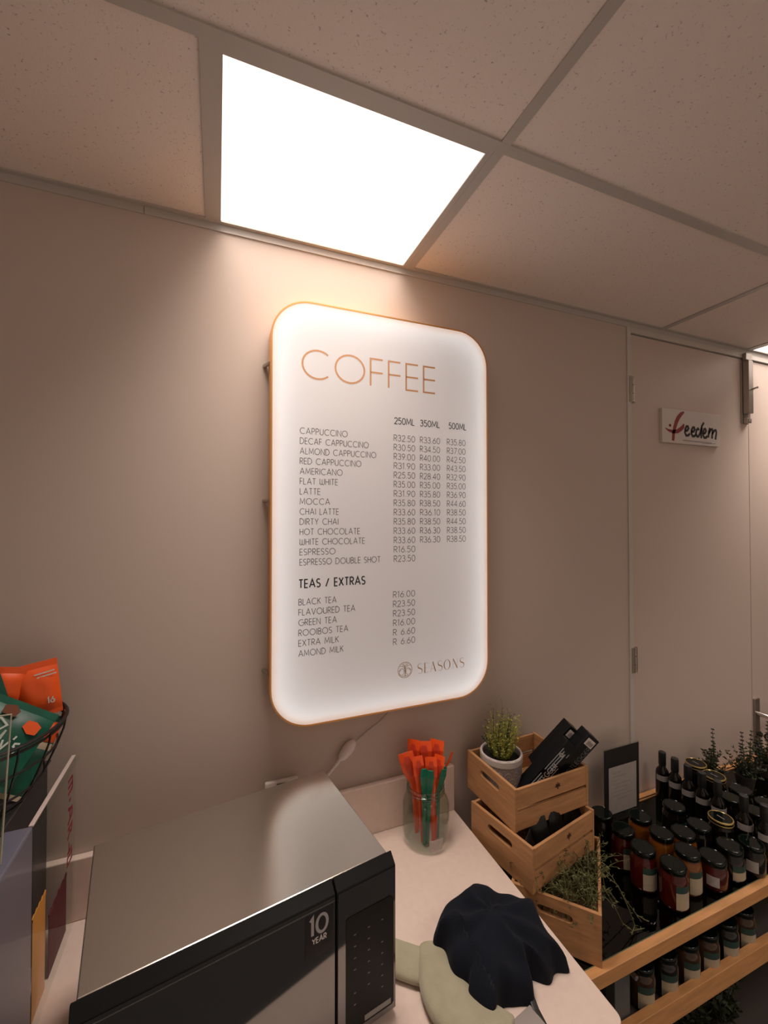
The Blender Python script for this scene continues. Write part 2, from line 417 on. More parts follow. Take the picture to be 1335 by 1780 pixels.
led = mat('led_strip', (.8,.8,.8), emit=(.90,.97,1), estr=SIGN_EDGE)
MB().ring(inset(.010,-.052), inset(.013,-.052), (0,.030,0)).build('led_strip', led, sign)
studs = [(XL-.006, ZC+.435), (XL-.006, ZC+.05), (XL-.006, ZC-.43)]
for x, z in studs:
    MB().tube([(x-.004,-.0005,z),(x+.005,-.030,z)], [.006,.005], 8).tube([(x+.003,-.026,z),(x+.0075,-.034,z)], .0042, 8).build('wall_bracket', steel, sign)
ys = -.0656
SO = lambda x, z: V(x, ys, ZC+z)
mbh = MB()
lettering(mbh, 'COFFEE', SO(.2195,.395), X_, Z_, .081, .0052, width=.4195, gap=.22, lift=.0003)
mbh.build('heading', mat('gold_vinyl', (.50,.25,.11), rough=.5), sign)
items = ['CAPPUCCINO','DECAF CAPPUCCINO','ALMOND CAPPUCCINO','RED CAPPUCCINO','AMERICANO','FLAT WHITE','LATTE','MOCCA','CHAI LATTE','DIRTY CHAI','HOT CHOCOLATE','WHITE CHOCOLATE','ESPRESSO','ESPRESSO DOUBLE SHOT']
iw = [.137,.202,.226,.179,.122,.108,.057,.085,.111,.110,.175,.190,.101,.239]
pr = ['R32.50 R33.60 R35.80','R30.50 R34.50 R37.00','R39.00 R40.00 R42.50','R31.90 R33.00 R43.50','R25.50 R28.40 R32.90','R35.00 R35.00 R35.00','R31.90 R35.80 R36.90','R35.80 R38.50 R44.60','R33.60 R36.10 R38.50','R35.80 R38.50 R44.50','R33.60 R36.30 R38.50','R33.60 R36.30 R38.50','R16.50','R23.50']
ink = mat('grey_vinyl', (.085,.075,.068), rough=.6)
ink_dark = mat('dark_vinyl', (.02,.02,.02), rough=.6)
SW = .00165
def line(nm, text, x, z, h, w, m, width, gap):
    b = MB(); lettering(b, text, SO(x,z), X_, Z_, h, w, width=width, gap=gap, lift=.0003); b.build(nm, m, sign)
for i, (nm, wd, ps) in enumerate(zip(items, iw, pr)):
    z = .2365-i*.02822
    line('drink_name', nm, .2135, z, .0168, SW, ink, wd, .24)
    for x0, x1, t in zip((.4975,.586,.682), (.568,.6555,.7495), ps.split()):
        line('price', t, x0, z-.001, .0182, SW, ink, x1-x0, .2)
for x0, x1, t in ((.4995,.566,'250ML'),(.587,.655,'350ML'),(.689,.753,'500ML')):
    line('size_heading', t, x0, .2875, .0190, .0024, ink_dark, x1-x0, .2)
line('section_heading', 'TEAS / EXTRAS', .2115, -.193, .0225, .0036, ink_dark, .193, .26)
teas = ['BLACK TEA','FLAVOURED TEA','GREEN TEA','ROOIBOS TEA','EXTRA MILK','AMOND MILK']
tw = [.107,.163,.108,.142,.114,.128]
tp = ['R16.00','R23.50','R23.50','R16.00','R 6.60','R 6.60']
for i in range(6):
    z = -.2405-i*.0284
    line('drink_name', teas[i], .211, z, .0168, SW, ink, tw[i], .24)
    line('price', tp[i], .495, z+.001, .0182, SW, ink, .072, .2)
# crest: tree in a circle and the high contrast word beside it
mbl = MB(); O = SO(.5335,-.461)
S = lambda pts, ww: mbl.ribbon(pts, ww, O, X_, Z_, .0003)
r0 = .0235
S(arc(0,0,r0,r0,0,360,40), .0018)
S([(0,-.020),(.001,-.008),(0,.004),(-.001,.014)], .0022)
for s in (-1, 1):
    S([(0,-.006)]+[(s*x, y) for x, y in ((.004,.002),(.010,.005),(.017,.002),(.021,-.003))], .0016)
    S([(s*a, b) for a, b in arc(.011,-.007,.008,.008,80,-220,16)], .0015)
    S([(0,.002)]+[(s*x, y) for x, y in ((.006,.010),(.013,.013),(.018,.012))], .0014)
    S([(s*.006,.010),(s*.007,.016),(s*.011,.019)], .0013)
    S([(s*.001,.008),(s*.004,.016),(s*.004,.021)], .0013)
    S([(0,-.019),(s*.006,-.018),(s*.012,-.019)], .0014)
def didone(t, x, z, h, adv):
    P = SO(x, z); thin, thick = .0007, .0034
    q = lambda pts, ww: mbl.ribbon([(a*h, b*h) for a, b in pts], ww, P, X_, Z_, .0003)
    if t == 'S':
        pts = arc(.25,.75,.23,.24,30,230,12)+arc(.25,.25,.24,.25,60,-150,12)
        n = len(pts); q(pts, [thin+(thick-thin)*math.exp(-((i/(n-1)-.5)/.2)**2) for i in range(n)])
    if t == 'E': q([(.1,0),(.1,1)], thick); q([(.1,.99),(.42,.99),(.42,.86)], thin); q([(.1,.5),(.34,.5)], thin); q([(.1,.01),(.44,.01),(.44,.16)], thin)
    if t == 'A': q([(.04,0),(.34,1)], thin); q([(.30,1),(.62,0)], thick); q([(.12,.3),(.5,.3)], thin)
    if t == 'O':
        pts = arc(.36,.5,.34,.5,0,360,32); n = len(pts); q(pts, [thin+(thick-thin)*abs(math.cos(2*PI*i/(n-1)))**1.5 for i in range(n)])
    if t == 'N': q([(.06,0),(.06,1)], thin); q([(.06,1),(.56,0)], thick); q([(.56,0),(.56,1)], thin)
x = .5765
for t, adv in (('S',.0215),('E',.0215),('A',.0275),('S',.0215),('O',.0315),('N',.0270),('S',.0)):
    didone(t, x, -.479, .031, adv); x += adv
mbl.build('crest', mat('gold_vinyl_pale', (.45,.28,.14), rough=.5), sign)

# power lead of the sign with an inline switch
lead = thing('power_lead', 'thin white power lead with oval inline switch hanging below the menu sign', 'cable', (.367,-.012,ZC-.698))
MB().tube([(.499,-.030,ZC-.580),(.494,-.022,ZC-.603),(.470,-.012,ZC-.630),(.430,-.010,ZC-.653),(.393,-.012,ZC-.676)], .0022, 8).build('thin_wire', mat('clear_wire', (.42,.36,.33), rough=.3), lead, smooth=True)
mb = MB(); d = V(.391-.344,0,ZC-.670-(ZC-.719)).normalized(); c0 = V(.344,-.014,ZC-.719)
ln = .066
mb.tube([c0+d*(ln*t) for t in (0,.08,.25,.5,.72,.9,1)], [.006,.0105,.0145,.0165,.0155,.011,.005], 16)
mb.build('inline_switch', white_plastic, lead, smooth=True)
mb = MB(); mb.tube([c0-d*(.024-.004*i) for i in range(7)], [.0042 if i%2 else .0056 for i in range(7)], 10); mb.build('strain_relief', white_plastic, lead)
MB().tube([c0-d*.022, c0-d*.05, V(.296,-.016,ZC-.760), V(.275,-.018,ZC-.79), V(.21,-.018,ZC-.85)], .0042, 8).build('thick_wire', white_plastic, lead, smooth=True)
# wall outlet behind the oven
so = thing('wall_socket', 'pale wall socket just showing behind the back edge of the microwave', 'wall socket', (.172,-.008,ZC-.775))
MB().box((.128,-.014,ZC-.83),(.220,-.0005,ZC-.7425)).build('plate', white_plastic, so, bevel=.004)
MB().box((.16,-.017,ZC-.762),(.184,-.0142,ZC-.749)).build('rocker', black_matte, so)

# ------------------------------------------------------------------ counter
ct = ZC-.962
counter = thing('countertop', 'pale laminate countertop carrying the microwave and the glass jar', 'countertop', (0,-.32,ct))
cr = .018
poly = [(-2.2,-.001),(-2.2,-.648)] + [(.730-cr+cr*math.sin(math.radians(t)), -.648+cr-cr*math.cos(math.radians(t))) for t in range(0,91,15)] + [(.733,-.001)]
MB().prism([(x,y,ct-.03) for x,y in poly], (0,0,.03)).build('top', counter_m, counter, bevel=.002)
tag(MB().box((-2.2,-.021,ct+.0002),(.733,-.001,ct+.146)).build('upstand', counter_m, None, bevel=.0025), 'pale laminate upstand along the wall behind the counter', 'upstand')
cab = thing('base_cabinet', 'dark base cabinet under the pale countertop', 'cabinet', (0,-.3,0))
MB().box((-2.2,-.60,.0),(.705,-.002,ct-.0305)).build('carcass', mat('cabinet_grey', (.10,.09,.085), rough=.6), cab)
for i in range(4):
    x0 = -1.3+i*.5; MB().box((x0+.002,-.619,.10),(x0+.498,-.6005,ct-.04)).build('door', mat('cabinet_door', (.13,.12,.11), rough=.5), cab, bevel=.002)

# ------------------------------------------------------------------ microwave
th = math.radians(9.35)
A = V(.315,-.457,0)
ux = V(math.cos(th), math.sin(th), 0); uy = V(-math.sin(th), math.cos(th), 0)
mw = thing('microwave', 'silver and black microwave oven standing on the counter under the menu', 'microwave', (.07,-.34,ct))
MT = ZC-.66; MBm = ct+.014
def Lp(a, b, z): return A + ux*a + uy*b + V(0,0,z)     # a: along the front from its right end, b: towards the wall
mwsteel = mat('microwave_steel', (.52,.48,.43), rough=.21, spec=.5, metal=.92)
def Lprism(mb, pts, a0, a1): mb.prism([Lp(a0,b,z) for b, z in pts], ux*(a1-a0)); return mb
Lprism(MB(), [(0,MBm),(.319,MBm),(.319,MT),(0,MT)], -.498, 0).build('body', mwsteel, mw, bevel=.002)
prof = [(-.0005,MBm-.002),(-.019,MBm-.002),(-.019,MT-.0165),(-.0005,MT+.0005)]
door_glass = mat('oven_door_glass', (.004,.005,.006), rough=.06, spec=.5)
door_glass.node_tree.nodes['Principled BSDF'].inputs['IOR'].default_value = 3.0
bez = mat('oven_bezel_black', (.006,.007,.007), rough=.35, spec=.25)
prof = [(b if b > -.01 else -.0178, z) for b, z in prof]
gl_p = [(-.0179,MBm+.001),(-.0190,MBm+.001),(-.0190,MT-.0185),(-.0179,MT-.0185)]
dr = Lprism(MB(), prof, -.505, -.118).build('door', bez, mw, bevel=.0015)
Lprism(MB(), gl_p, -.503, -.120).build('glass_front', door_glass, dr)
Lprism(MB(), [(-.0192,MT-.026),(-.0197,MT-.026),(-.0197,MT-.0245),(-.0192,MT-.0245)], -.503, -.12).build('trim_line', mat('trim_grey', (.12,.12,.12), rough=.3), dr)
cp = Lprism(MB(), prof, -.1155, .010).build('control_panel', bez, mw, bevel=.0015)
Lprism(MB(), gl_p, -.1135, .008).build('glass_front', door_glass, cp)
mb = MB(); mb.prism([Lp(a,-.0192,z) for a, z in ((-.098,MBm+.012),(.000,MBm+.012),(.004,MBm+.016),(.004,MT-.075),(-.002,MT-.069),(-.094,MT-.069),(-.098,MT-.073))], uy*-.0008)
kp = mb.build('keypad', mat('keypad_black', (.007,.008,.008), rough=.4, spec=.2), cp)
for r in range(7):
    for c in range(3):
        if (r*3+c) % 7 != 5:
            a = -.080+c*.029; z = MT-.105-r*.021
            mb = MB(); mb.prism([Lp(a+dx,-.0201,z+dz) for dx, dz in ((-.0022,-.001),(.0022,-.001),(.0022,.0012),(-.0022,.0012))], uy*-.0002); mb.build('key_mark', mat('key_print', (.16,.17,.17), rough=.6), kp)
mb = MB(); mb.prism([Lp(a,-.0201,z) for a, z in ((-.06,MBm+.016),(-.003,MBm+.016),(-.003,MBm+.026),(-.06,MBm+.026))], uy*-.0005); mb.build('open_button', mat('trim_grey2', (.25,.24,.22), rough=.35), cp)
# guarantee sticker
mb = MB(); mb.prism([Lp(a,-.0192,z) for a, z in ((-.176,MT-.104),(-.1235,MT-.104),(-.1235,MT-.0285),(-.176,MT-.0285))], uy*-.0006)
stk = mb.build('sticker', mat('sticker_black', (.008,.008,.010), rough=.3), dr)
mb = MB(); lettering(mb, '10', Lp(-.168,-.0200,MT-.066), ux, Z_, .030, .0052, width=.033, gap=.14, lift=.0002)
mb.build('sticker_number', mat('sticker_silver', (.42,.42,.44), rough=.4), stk)
mb = MB(); lettering(mb, 'YEAR', Lp(-.163,-.0200,MT-.081), ux, Z_, .0090, .0017, width=.026, gap=.22, lift=.0002)
mb.build('sticker_word', mat('sticker_white', (.75,.72,.70), rough=.5), stk)
for a, b in ((-.46,.03),(-.03,.03),(-.46,.29),(-.03,.29)):
    p = Lp(a,b,0); MB().tube([(p.x,p.y,ct),(p.x,p.y,MBm)], .014, 12).build('foot', black_matte, mw)

# ------------------------------------------------------------------ jar with sachets
jx, jy = .588, -.0945
glass_m = thin_glass('jar_glass', (.89,.92,.895), gloss=.02)
jar = thing('mason_jar', 'big clear glass jar full of orange and green sachets on the counter corner', 'jar', (jx,jy,ct))
po = [(.050,.0),(.060,.004),(.067,.016),(.0705,.035),(.0705,.105),(.066,.124),(.056,.136),(.0535,.142),(.0535,.146),(.057,.148),(.057,.152),(.0535,.154),(.0535,.160),(.056,.162),(.056,.166)]
pi_ = [(r-.0035, max(z,.006)) for r, z in po]
MB().lathe(po+[(r,z) for r,z in pi_[::-1]], (jx,jy,ct), 48, cap0=True, cap1=True).build('glass', glass_m, jar, smooth=True)
mb = MB()
for zz, rr in ((.147,.0565),(.153,.0550),(.165,.0555)):
    mb.tube([(jx+rr*math.cos(2*PI*i/40), jy+rr*math.sin(2*PI*i/40), ct+zz) for i in range(40)], .0014, 6, closed=True)
mb.build('neck_thread', thin_glass('jar_thread_glass', (.75,.80,.75), gloss=.12), jar)
mb = MB()
vs = []; n = 8
for i in range(n+1):
    a = math.radians(-108+36*i/n)
    for z, dr_ in ((.004+.004,0),(.044,0)):
        vs.append((jx+(.0712+(.0 if z > .03 else -.006))*math.cos(a), jy+(.0712+(.0 if z > .03 else -.006))*math.sin(a), ct+z))
mb.add(vs, [(2*i,2*i+2,2*i+3,2*i+1) for i in range(n)])
o = mb.build('paper_label', mat('label_paper', (.62,.53,.50), rough=.7, var=.25, vscale=120), jar)
sol = o.modifiers.new('thickness','SOLIDIFY'); sol.thickness = .0006

def strip(mb, pts, wd, widths, th):
    """flat packet: centre line, width direction per point, thickness"""
    pts = [Vector(p) for p in pts]; m = len(pts); vs = []
    for i in range(m):
        t = (pts[min(i+1,m-1)]-pts[max(i-1,0)]).normalized()
        wv = (wd[i] if isinstance(wd, list) else wd); wv = (wv - t*wv.dot(t)).normalized(); nv = t.cross(wv)
        h = widths[i]/2
        for a, b in ((-1,0),(-.5,.8),(.5,.8),(1,0),(.5,-.8),(-.5,-.8)):
            vs.append(pts[i]+wv*(a*h)+nv*(b*th/2))
    fs = [(i*6+k, i*6+(k+1)%6, (i+1)*6+(k+1)%6, (i+1)*6+k) for i in range(m-1) for k in range(6)]
    fs += [tuple(range(6))[::-1], tuple((m-1)*6+k for k in range(6))]
    mb.add(vs, fs)
orange = mat('orange_wrapper', (.85,.09,.012), rough=.35, spec=.5)
green = mat('green_wrapper', (.0,.16,.09), rough=.35, spec=.5)
orange2 = mat('orange_wrapper_inner', (.60,.05,.02), rough=.35)
camd = V(.45,.89,0)           # roughly the view direction here
side = V(.93,-.37,0)
# (base x, base y, top x, top y, top height, top width, turn, colour, label)
SA = [(-.02,.02,-.052,.005,.248,.034,.2,'o','orange sachet leaning furthest left out of the jar'),
      (-.01,.03,-.022,.03,.268,.030,-.3,'o','orange sachet standing tallest at the back left of the jar'),
      (.00,.02,.004,.02,.262,.036,.1,'o','orange sachet with wide open tab at the back middle of the jar'),
      (.02,.02,.038,.012,.262,.034,-.2,'o','orange sachet with squared tab at the back right of the jar'),
      (.03,-.005,.068,-.018,.236,.014,.8,'o','narrow orange sachet poking out to the far right of the jar'),
      (-.02,-.02,-.030,-.022,.246,.024,.3,'o','folded orange sachet at the left front of the jar'),
      (.01,-.03,.002,-.030,.240,.026,.0,'o','pointed orange sachet at the very front of the jar'),
      (.02,-.02,.028,-.024,.236,.026,-.4,'o','orange sachet just right of the front pointed one'),
      (-.02,-.03,-.020,-.038,.226,.020,.2,'g','green sachet at the left front of the jar'),
      (-.01,-.03,-.006,-.046,.222,.019,-.1,'g','rolled green sachet beside the left green one'),
      (.03,-.02,.034,-.040,.212,.018,.4,'g','green sachet at the right front of the jar'),
      (.035,.0,.046,-.020,.205,.016,.5,'g','short green sachet behind the right-hand green one')]
for bx, by, tx, ty, hz, tw_, turn, colr, lab in SA:
    tx *= 1.22; hz += .014 if colr == 'o' else .006
    t = thing('sachet', lab, 'sachet', (jx+bx,jy+by,ct+.0075), 'sachets standing in the glass jar')
    a = V(jx+bx,jy+by,ct+.0075); b = V(jx+tx,jy+ty,ct+hz)
    nk = a.lerp(b, .62); dd = Vector((nk.x-jx, nk.y-jy))     # through the neck of the jar
    if dd.length > .038: dd *= .038/dd.length; nk.x = jx+dd.x; nk.y = jy+dd.y
    wv = side*math.cos(turn)+camd*math.sin(turn)
    ax_ = (b-nk).normalized(); nv = ax_.cross(wv).normalized(); nv = nv if nv.dot(camd) < 0 else -nv
    mb = MB()
    if colr == 'o' and tw_ > .02:
        tw_ *= 1.25
        c1 = nk.lerp(b,.45)+nv*.004; c2 = nk.lerp(b,.75)+nv*.002; c3 = b-nv*.006
        strip(mb, [a, a.lerp(nk,.5), nk, nk.lerp(b,.2), c1, c2, c3], [wv]*4+[(wv+nv*.15), (wv+nv*.25), (wv+nv*.2)], [.010,.012,.015,tw_*.65,tw_,tw_*1.1,tw_*1.05], .003)
        mb.build('wrapper', orange, t, smooth=False)
        mb = MB(); q0 = nk.lerp(b,.30)+nv*.006; q1 = nk.lerp(b,.92)+nv*.004
        strip(mb, [q0, q0.lerp(q1,.35)+nv*.003, q0.lerp(q1,.7)+nv*.003, q1], wv, [tw_*.20,tw_*.48,tw_*.55,tw_*.30], .002); mb.build('fold', orange2, t)
    else:
        strip(mb, [a, a.lerp(nk,.5), nk, nk.lerp(b,.35), nk.lerp(b,.75)+nv*.002, b], wv, [.010,.012,.014,tw_*.95,tw_*1.25,tw_*.9], .006 if colr == 'g' else .003)
        mb.build('wrapper', green if colr == 'g' else orange, t, smooth=False)

# ------------------------------------------------------------------ cloths
def cloth_mound(outline, c, hfun, name, m, rings=16, sub=6, zbase=0):
    """crumpled cloth: outline on the counter (closed list of x,y), heights from hfun(x,y,t)"""
    n0 = len(outline); pts = []
    for i in range(n0):
        for k in range(sub):
            p0, p1, p2, p3 = [Vector(outline[(i+j) % n0]) for j in (-1,0,1,2)]; t = k/sub
            pts.append(0.5*((2*p1)+(-p0+p2)*t+(2*p0-5*p1+4*p2-p3)*t*t+(-p0+3*p1-3*p2+p3)*t**3))
    n = len(pts); mb = MB(); vs = []
    for r in range(rings):
        t = r/rings
        for p in pts:
            q = p.lerp(Vector(c), t); vs.append((q.x, q.y, hfun(q.x, q.y, t)))
    vs.append((c[0], c[1], hfun(c[0], c[1], 1.0)))
    fs = [(r*n+i, r*n+(i+1)%n, (r+1)*n+(i+1)%n, (r+1)*n+i) for r in range(rings-1) for i in range(n)]
    fs += [((rings-1)*n+i, (rings-1)*n+(i+1)%n, rings*n) for i in range(n)]
    k = len(vs); vs += [(p.x, p.y, zbase) for p in pts]
    fs += [(k+i, k+(i+1)%n, (i+1)%n, i) for i in range(n)] + [tuple(range(k, k+n))[::-1]]
    mb.add(vs, fs)
    return mb
# sage green towel, folded twice and bent round
tw_m = mat('sage_towel', (.40,.37,.25), rough=.95, sheen=.4, bump=.5, bscale=700, var=.15, vscale=30)
towel = thing('folded_towel', 'sage green folded towel lying on the counter beside the microwave', 'towel', (.42,-.46,ct))
def roll(path, wds, hts, nm):
    mb = MB(); P = [Vector((x,y,0)) for x,y in path]; m = len(P); NS = 14; vs = []
    for i in range(m):
        t = (P[min(i+1,m-1)]-P[max(i-1,0)]).normalized(); nv = V(-t.y,t.x,0)
        for k in range(NS):
            a = 2*PI*k/NS; cx = math.cos(a); sx = math.sin(a)
            x = abs(cx)**.7*math.copysign(1,cx)*wds[i]/2; z = (abs(sx)**.7*math.copysign(1,sx)+1)*hts[i]/2
            q = P[i]+nv*x
            wob = .0025*noise.noise(V(q.x*40,q.y*40,z*40+i))
            vs.append((q.x, q.y, ct+.0006+max(0,z*(1+wob*30))))
    fs = [(i*NS+k, i*NS+(k+1)%NS, (i+1)*NS+(k+1)%NS, (i+1)*NS+k) for i in range(m-1) for k in range(NS)]
    fs += [tuple(range(NS))[::-1], tuple((m-1)*NS+k for k in range(NS))]
    mb.add(vs, fs); o = mb.build(nm, tw_m, towel, smooth=True)
    sb = o.modifiers.new('smooth','SUBSURF'); sb.levels = 1; sb.render_levels = 2
def smooth_path(p, sub=4):
    out = []
    for i in range(len(p)-1):
        p0, p1, p2, p3 = [Vector(p[max(0,min(len(p)-1,i+j))]) for j in (-1,0,1,2)]
        for k in range(sub):
            t = k/sub; out.append(0.5*((2*p1)+(-p0+p2)*t+(2*p0-5*p1+4*p2-p3)*t*t+(-p0+3*p1-3*p2+p3)*t**3))
    out.append(Vector(p[-1])); return [(q.x,q.y) for q in out]
pa = smooth_path([(.335,-.365),(.372,-.398),(.405,-.425),(.435,-.44)]); n = len(pa)
roll(pa, [.075]*n, [.026]*n, 'left_fold')
pb = smooth_path([(.452,-.405),(.430,-.455),(.425,-.495),(.437,-.535),(.462,-.575),(.49,-.612)]); n = len(pb)
roll(pb, [.072+.03*min(1,i/(n*.5)) for i in range(n)], [.036]*n, 'right_fold')
# dark cloth heaped on it
dk = mat('navy_cloth', (.006,.008,.014), rough=.95, sheen=.03, spec=.2, bump=.5, bscale=500)
out_pts = [(.700,-.540),(.668,-.533),(.640,-.545),(.606,-.522),(.590,-.560),(.553,-.552),(.520,-.545),(.482,-.572),(.458,-.528),(.470,-.505),(.448,-.478),(.455,-.435),(.438,-.412),(.462,-.385),(.500,-.362),(.545,-.372),(.590,-.352),(.640,-.375),(.680,-.392),(.705,-.430),(.690,-.480)]
peaks = [((.570,-.385),.095,.045),((.490,-.405),.078,.055),((.560,-.450),.078,.070),((.650,-.460),.078,.055),((.610,-.500),.060,.055),((.530,-.510),.052,.050),((.668,-.510),.045,.035)]
def hdark(x, y, t):
    q = sum((h*math.exp(-((x-px)**2+(y-py)**2)/(2*s*s)))**5 for (px, py), h, s in peaks)**.2
    env = min(1, t/.20); env = math.sqrt(max(0,1-(1-env)**2))
    ang = math.atan2(y+.44, x-.575)
    fold = .0065*math.sin(ang*7+2.2*noise.noise(V(x*9,y*9,.3))*3)*min(1,(1-t)*1.6)
    nz = noise.fractal(V(x*11,y*11,1.7), 1.0, 2.0, 3)*.008
    base = .020 if (x < .50 and y < -.42) else 0
    return ct + .004 + env*(q*.90+.014+base*.5+fold+nz)
dkt = tag(cloth_mound(out_pts, (.565,-.455), hdark, 'dark', dk, rings=24, sub=7, zbase=ct+.0008).build('dark_cloth', dk, None, smooth=True), 'crumpled dark navy cloth heaped on the counter by its right edge', 'cloth')
mb = MB(); strip(mb, [V(.588,-.548,ct+.012),V(.583,-.572,ct+.004),V(.580,-.596,ct+.0022)], V(1,.1,0), [.012,.013,.014], .0022)
mb.build('care_tag', mat('tag_black', (.02,.018,.018), rough=.5), dkt); 
mb = MB(); mb.prism([(.515,-.572,ct+.0005),(.578,-.560,ct+.0005),(.590,-.640,ct+.0005),(.522,-.643,ct+.0005)], (0,0,.004))
tag(mb.build('plastic_sleeve', mat('cloudy_plastic', (.34,.30,.28), rough=.2, coat=.5), None, bevel=.0015), 'small cloudy plastic sleeve lying in front of the dark cloth', 'plastic sleeve')

# ------------------------------------------------------------------ display table beside the counter
TT = ZC-1.13                                 # top of its wooden rim
TX0, TX1 = .765, 2.55
tbl = thing('display_table', 'low wooden display table with dark glass top holding the preserves', 'display table', (1.6,-.23,0))
steel_grey = mat('grey_powder_steel', (.085,.09,.09), rough=.5)
MB().box((TX0,-.4525,TT-.037),(TX1,-.431,TT)).build('front_rail', rail_wood, tbl, bevel=.0012)
MB().box((TX0,-.024,TT-.037),(TX1,-.003,TT)).build('back_rail', rail_wood, tbl, bevel=.0012)
MB().box((TX0,-.4305,TT-.037),(TX0+.021,-.0245,TT)).build('side_rail', rail_wood, tbl, bevel=.0012)
MB().box((TX1-.021,-.4305,TT-.037),(TX1,-.0245,TT)).build('side_rail', rail_wood, tbl, bevel=.0012)
MB().box((TX0+.0215,-.4305,TT-.009),(TX1-.0215,-.0245,TT-.003)).build('glass_top', thin_glass('dark_green_glass', (.16,.22,.17), gloss=.0), tbl)
MB().box((TX0+.022,-.4306,TT-.0029),(TX1-.022,-.4285,TT-.0012)).build('glass_edge', mat('green_glass_edge', (.10,.15,.09), rough=.2), tbl)
MB().box((TX0+.0215,-.036,TT-.0085+.0056),(TX1-.0215,-.0325,TT+.001)).build('batten', rail_wood, tbl)
for x in (.965, 2.40):
    for y in (-.428, -.06):
        MB().box((x,y,0),(x+.055,y+.03,TT-.0375)).build('leg', steel_grey, tbl, bevel=.002)
MB().tube([(1.013,-.4526,TT-.058),(1.013,-.429,TT-.058)], .0065, 12).build('bolt_head', chrome, tbl)
MB().lathe([(.001,-.004),(.007,-.004),(.008,0)], (.955,-.418,TT-.0092-.0), 12).build('glass_bumper', white_plastic, tbl)
LS = ZC-1.335
MB().box((TX0,-.4525,ZC-1.362),(TX1,-.431,ZC-1.306)).build('shelf_rail', rail_wood, tbl, bevel=.0012)
shelf_m = mat('dark_shelf_board', (.05,.04,.033), rough=.6)
MB().box((TX0,-.4305,LS-.018),(TX1,-.004,LS)).build('shelf', shelf_m, tbl)
MB().box((TX0,-.4525,.20),(TX1,-.431,.235)).build('shelf_rail', rail_wood, tbl, bevel=.0012)
MB().box((TX0,-.4305,.205),(TX1,-.004,.223)).build('shelf', shelf_m, tbl)

# ------------------------------------------------------------------ crates
stamp_m = mat('burnt_stamp', (.06,.025,.015), rough=.7)
def crate(label, loc, rot, L, W, Hc):
    """origin: near left bottom corner; x along the slatted front, y along the board with the grip hole"""
    t = thing('wooden_crate', label, 'crate', loc, 'wooden crates of the leaning stack', (0,0,rot))
    e = .009
    for nm, x0 in (('end_board',0),('end_board',L-e)):
        mb = MB()
        # board with a stadium grip hole
        gw, gh, gz = W*.40, .021, Hc*.70
        hole = []
        for k in range(9): a = math.radians(-90+180*k/8); hole.append((W/2+gw/2-gh/2+gh/2*math.cos(a), gz+gh/2*math.sin(a)))
        for k in range(9): a = math.radians(90+180*k/8); hole.append((W/2-gw/2+gh/2+gh/2*math.cos(a), gz+gh/2*math.sin(a)))
        outer = []
        for (y, z) in hole:
            dy, dz = (y-W/2)/(gw/2), (z-gz)/(gh/2)
            m_ = max(abs(dy),abs(dz))
            yy = W/2+dy/m_*W/2
            zz = Hc if dz/m_ > .999 else (0 if dz/m_ < -.999 else (gz+(dz/m_)*((Hc-gz) if dz > 0 else gz)))
            outer.append((yy,zz))
        # make sure the four corners belong to the outline
        def snap(target):
            i = min(range(len(outer)), key=lambda q: (outer[q][0]-target[0])**2+(outer[q][1]-target[1])**2); outer[i] = target
        for tg in ((0,0),(W,0),(W,Hc),(0,Hc)): snap(tg)
        mb.ring([(x0,y,z) for y,z in outer], [(x0,y,z) for y,z in hole], (e,0,0))
        mb.build(nm, crate_wood, t, world=False)
    s = .008; gap = .009; hh = (Hc-.004-gap)/2
    for nm, y0 in (('slat',0),('slat',W-s)):
        for q in range(2):
            z0 = .002+q*(hh+gap)
            o = MB().box((e+.0003,y0,z0),(L-e-.0003,y0+s,z0+hh)).build(nm, crate_wood, t, world=False, bevel=.0008)
            if y0 == 0 and q == 1:
                mb = MB(); O = V(L*.56,-.0004,z0+hh*.48)
                for a, ln_ in ((90,.013),(40,.012),(140,.012),(0,.011),(180,.011),(-90,.010)):
                    ca, sa = math.cos(math.radians(a)), math.sin(math.radians(a))
                    mb.ribbon([(0,0),(ca*ln_*.5,sa*ln_*.5),(ca*ln_,sa*ln_)], [.002,.006,.001], O, X_, Z_, 0)
                mb.build('stamp', stamp_m, o, world=False)
    MB().box((e+.0003,s+.0003,.004),(L-e-.0003,W-s-.0003,.010)).build('base_board', crate_wood, t, world=False)
    return t
CW, CL = .222, .285
c3 = crate('lowest wooden crate of the stack, turned cornerwise and overflowing with herbs', (.903,-.444,TT+.0005), math.radians(42.0), .292, .222, .130)
# the grip end faces the viewer's left: local y runs from the near corner to the left
crate('middle wooden crate of the stack, filled with small black packets', (.783,-.333,TT+.131), math.radians(11), .285, .228, .119)
crate('topmost wooden crate of the stack, holding a potted plant and black boxes', (.778,-.2695,TT+.2505), math.radians(2.5), .286, .226, .119)
C1 = TT+.2505+.0105                          # floor of the top crate
C2 = TT+.131+.0105

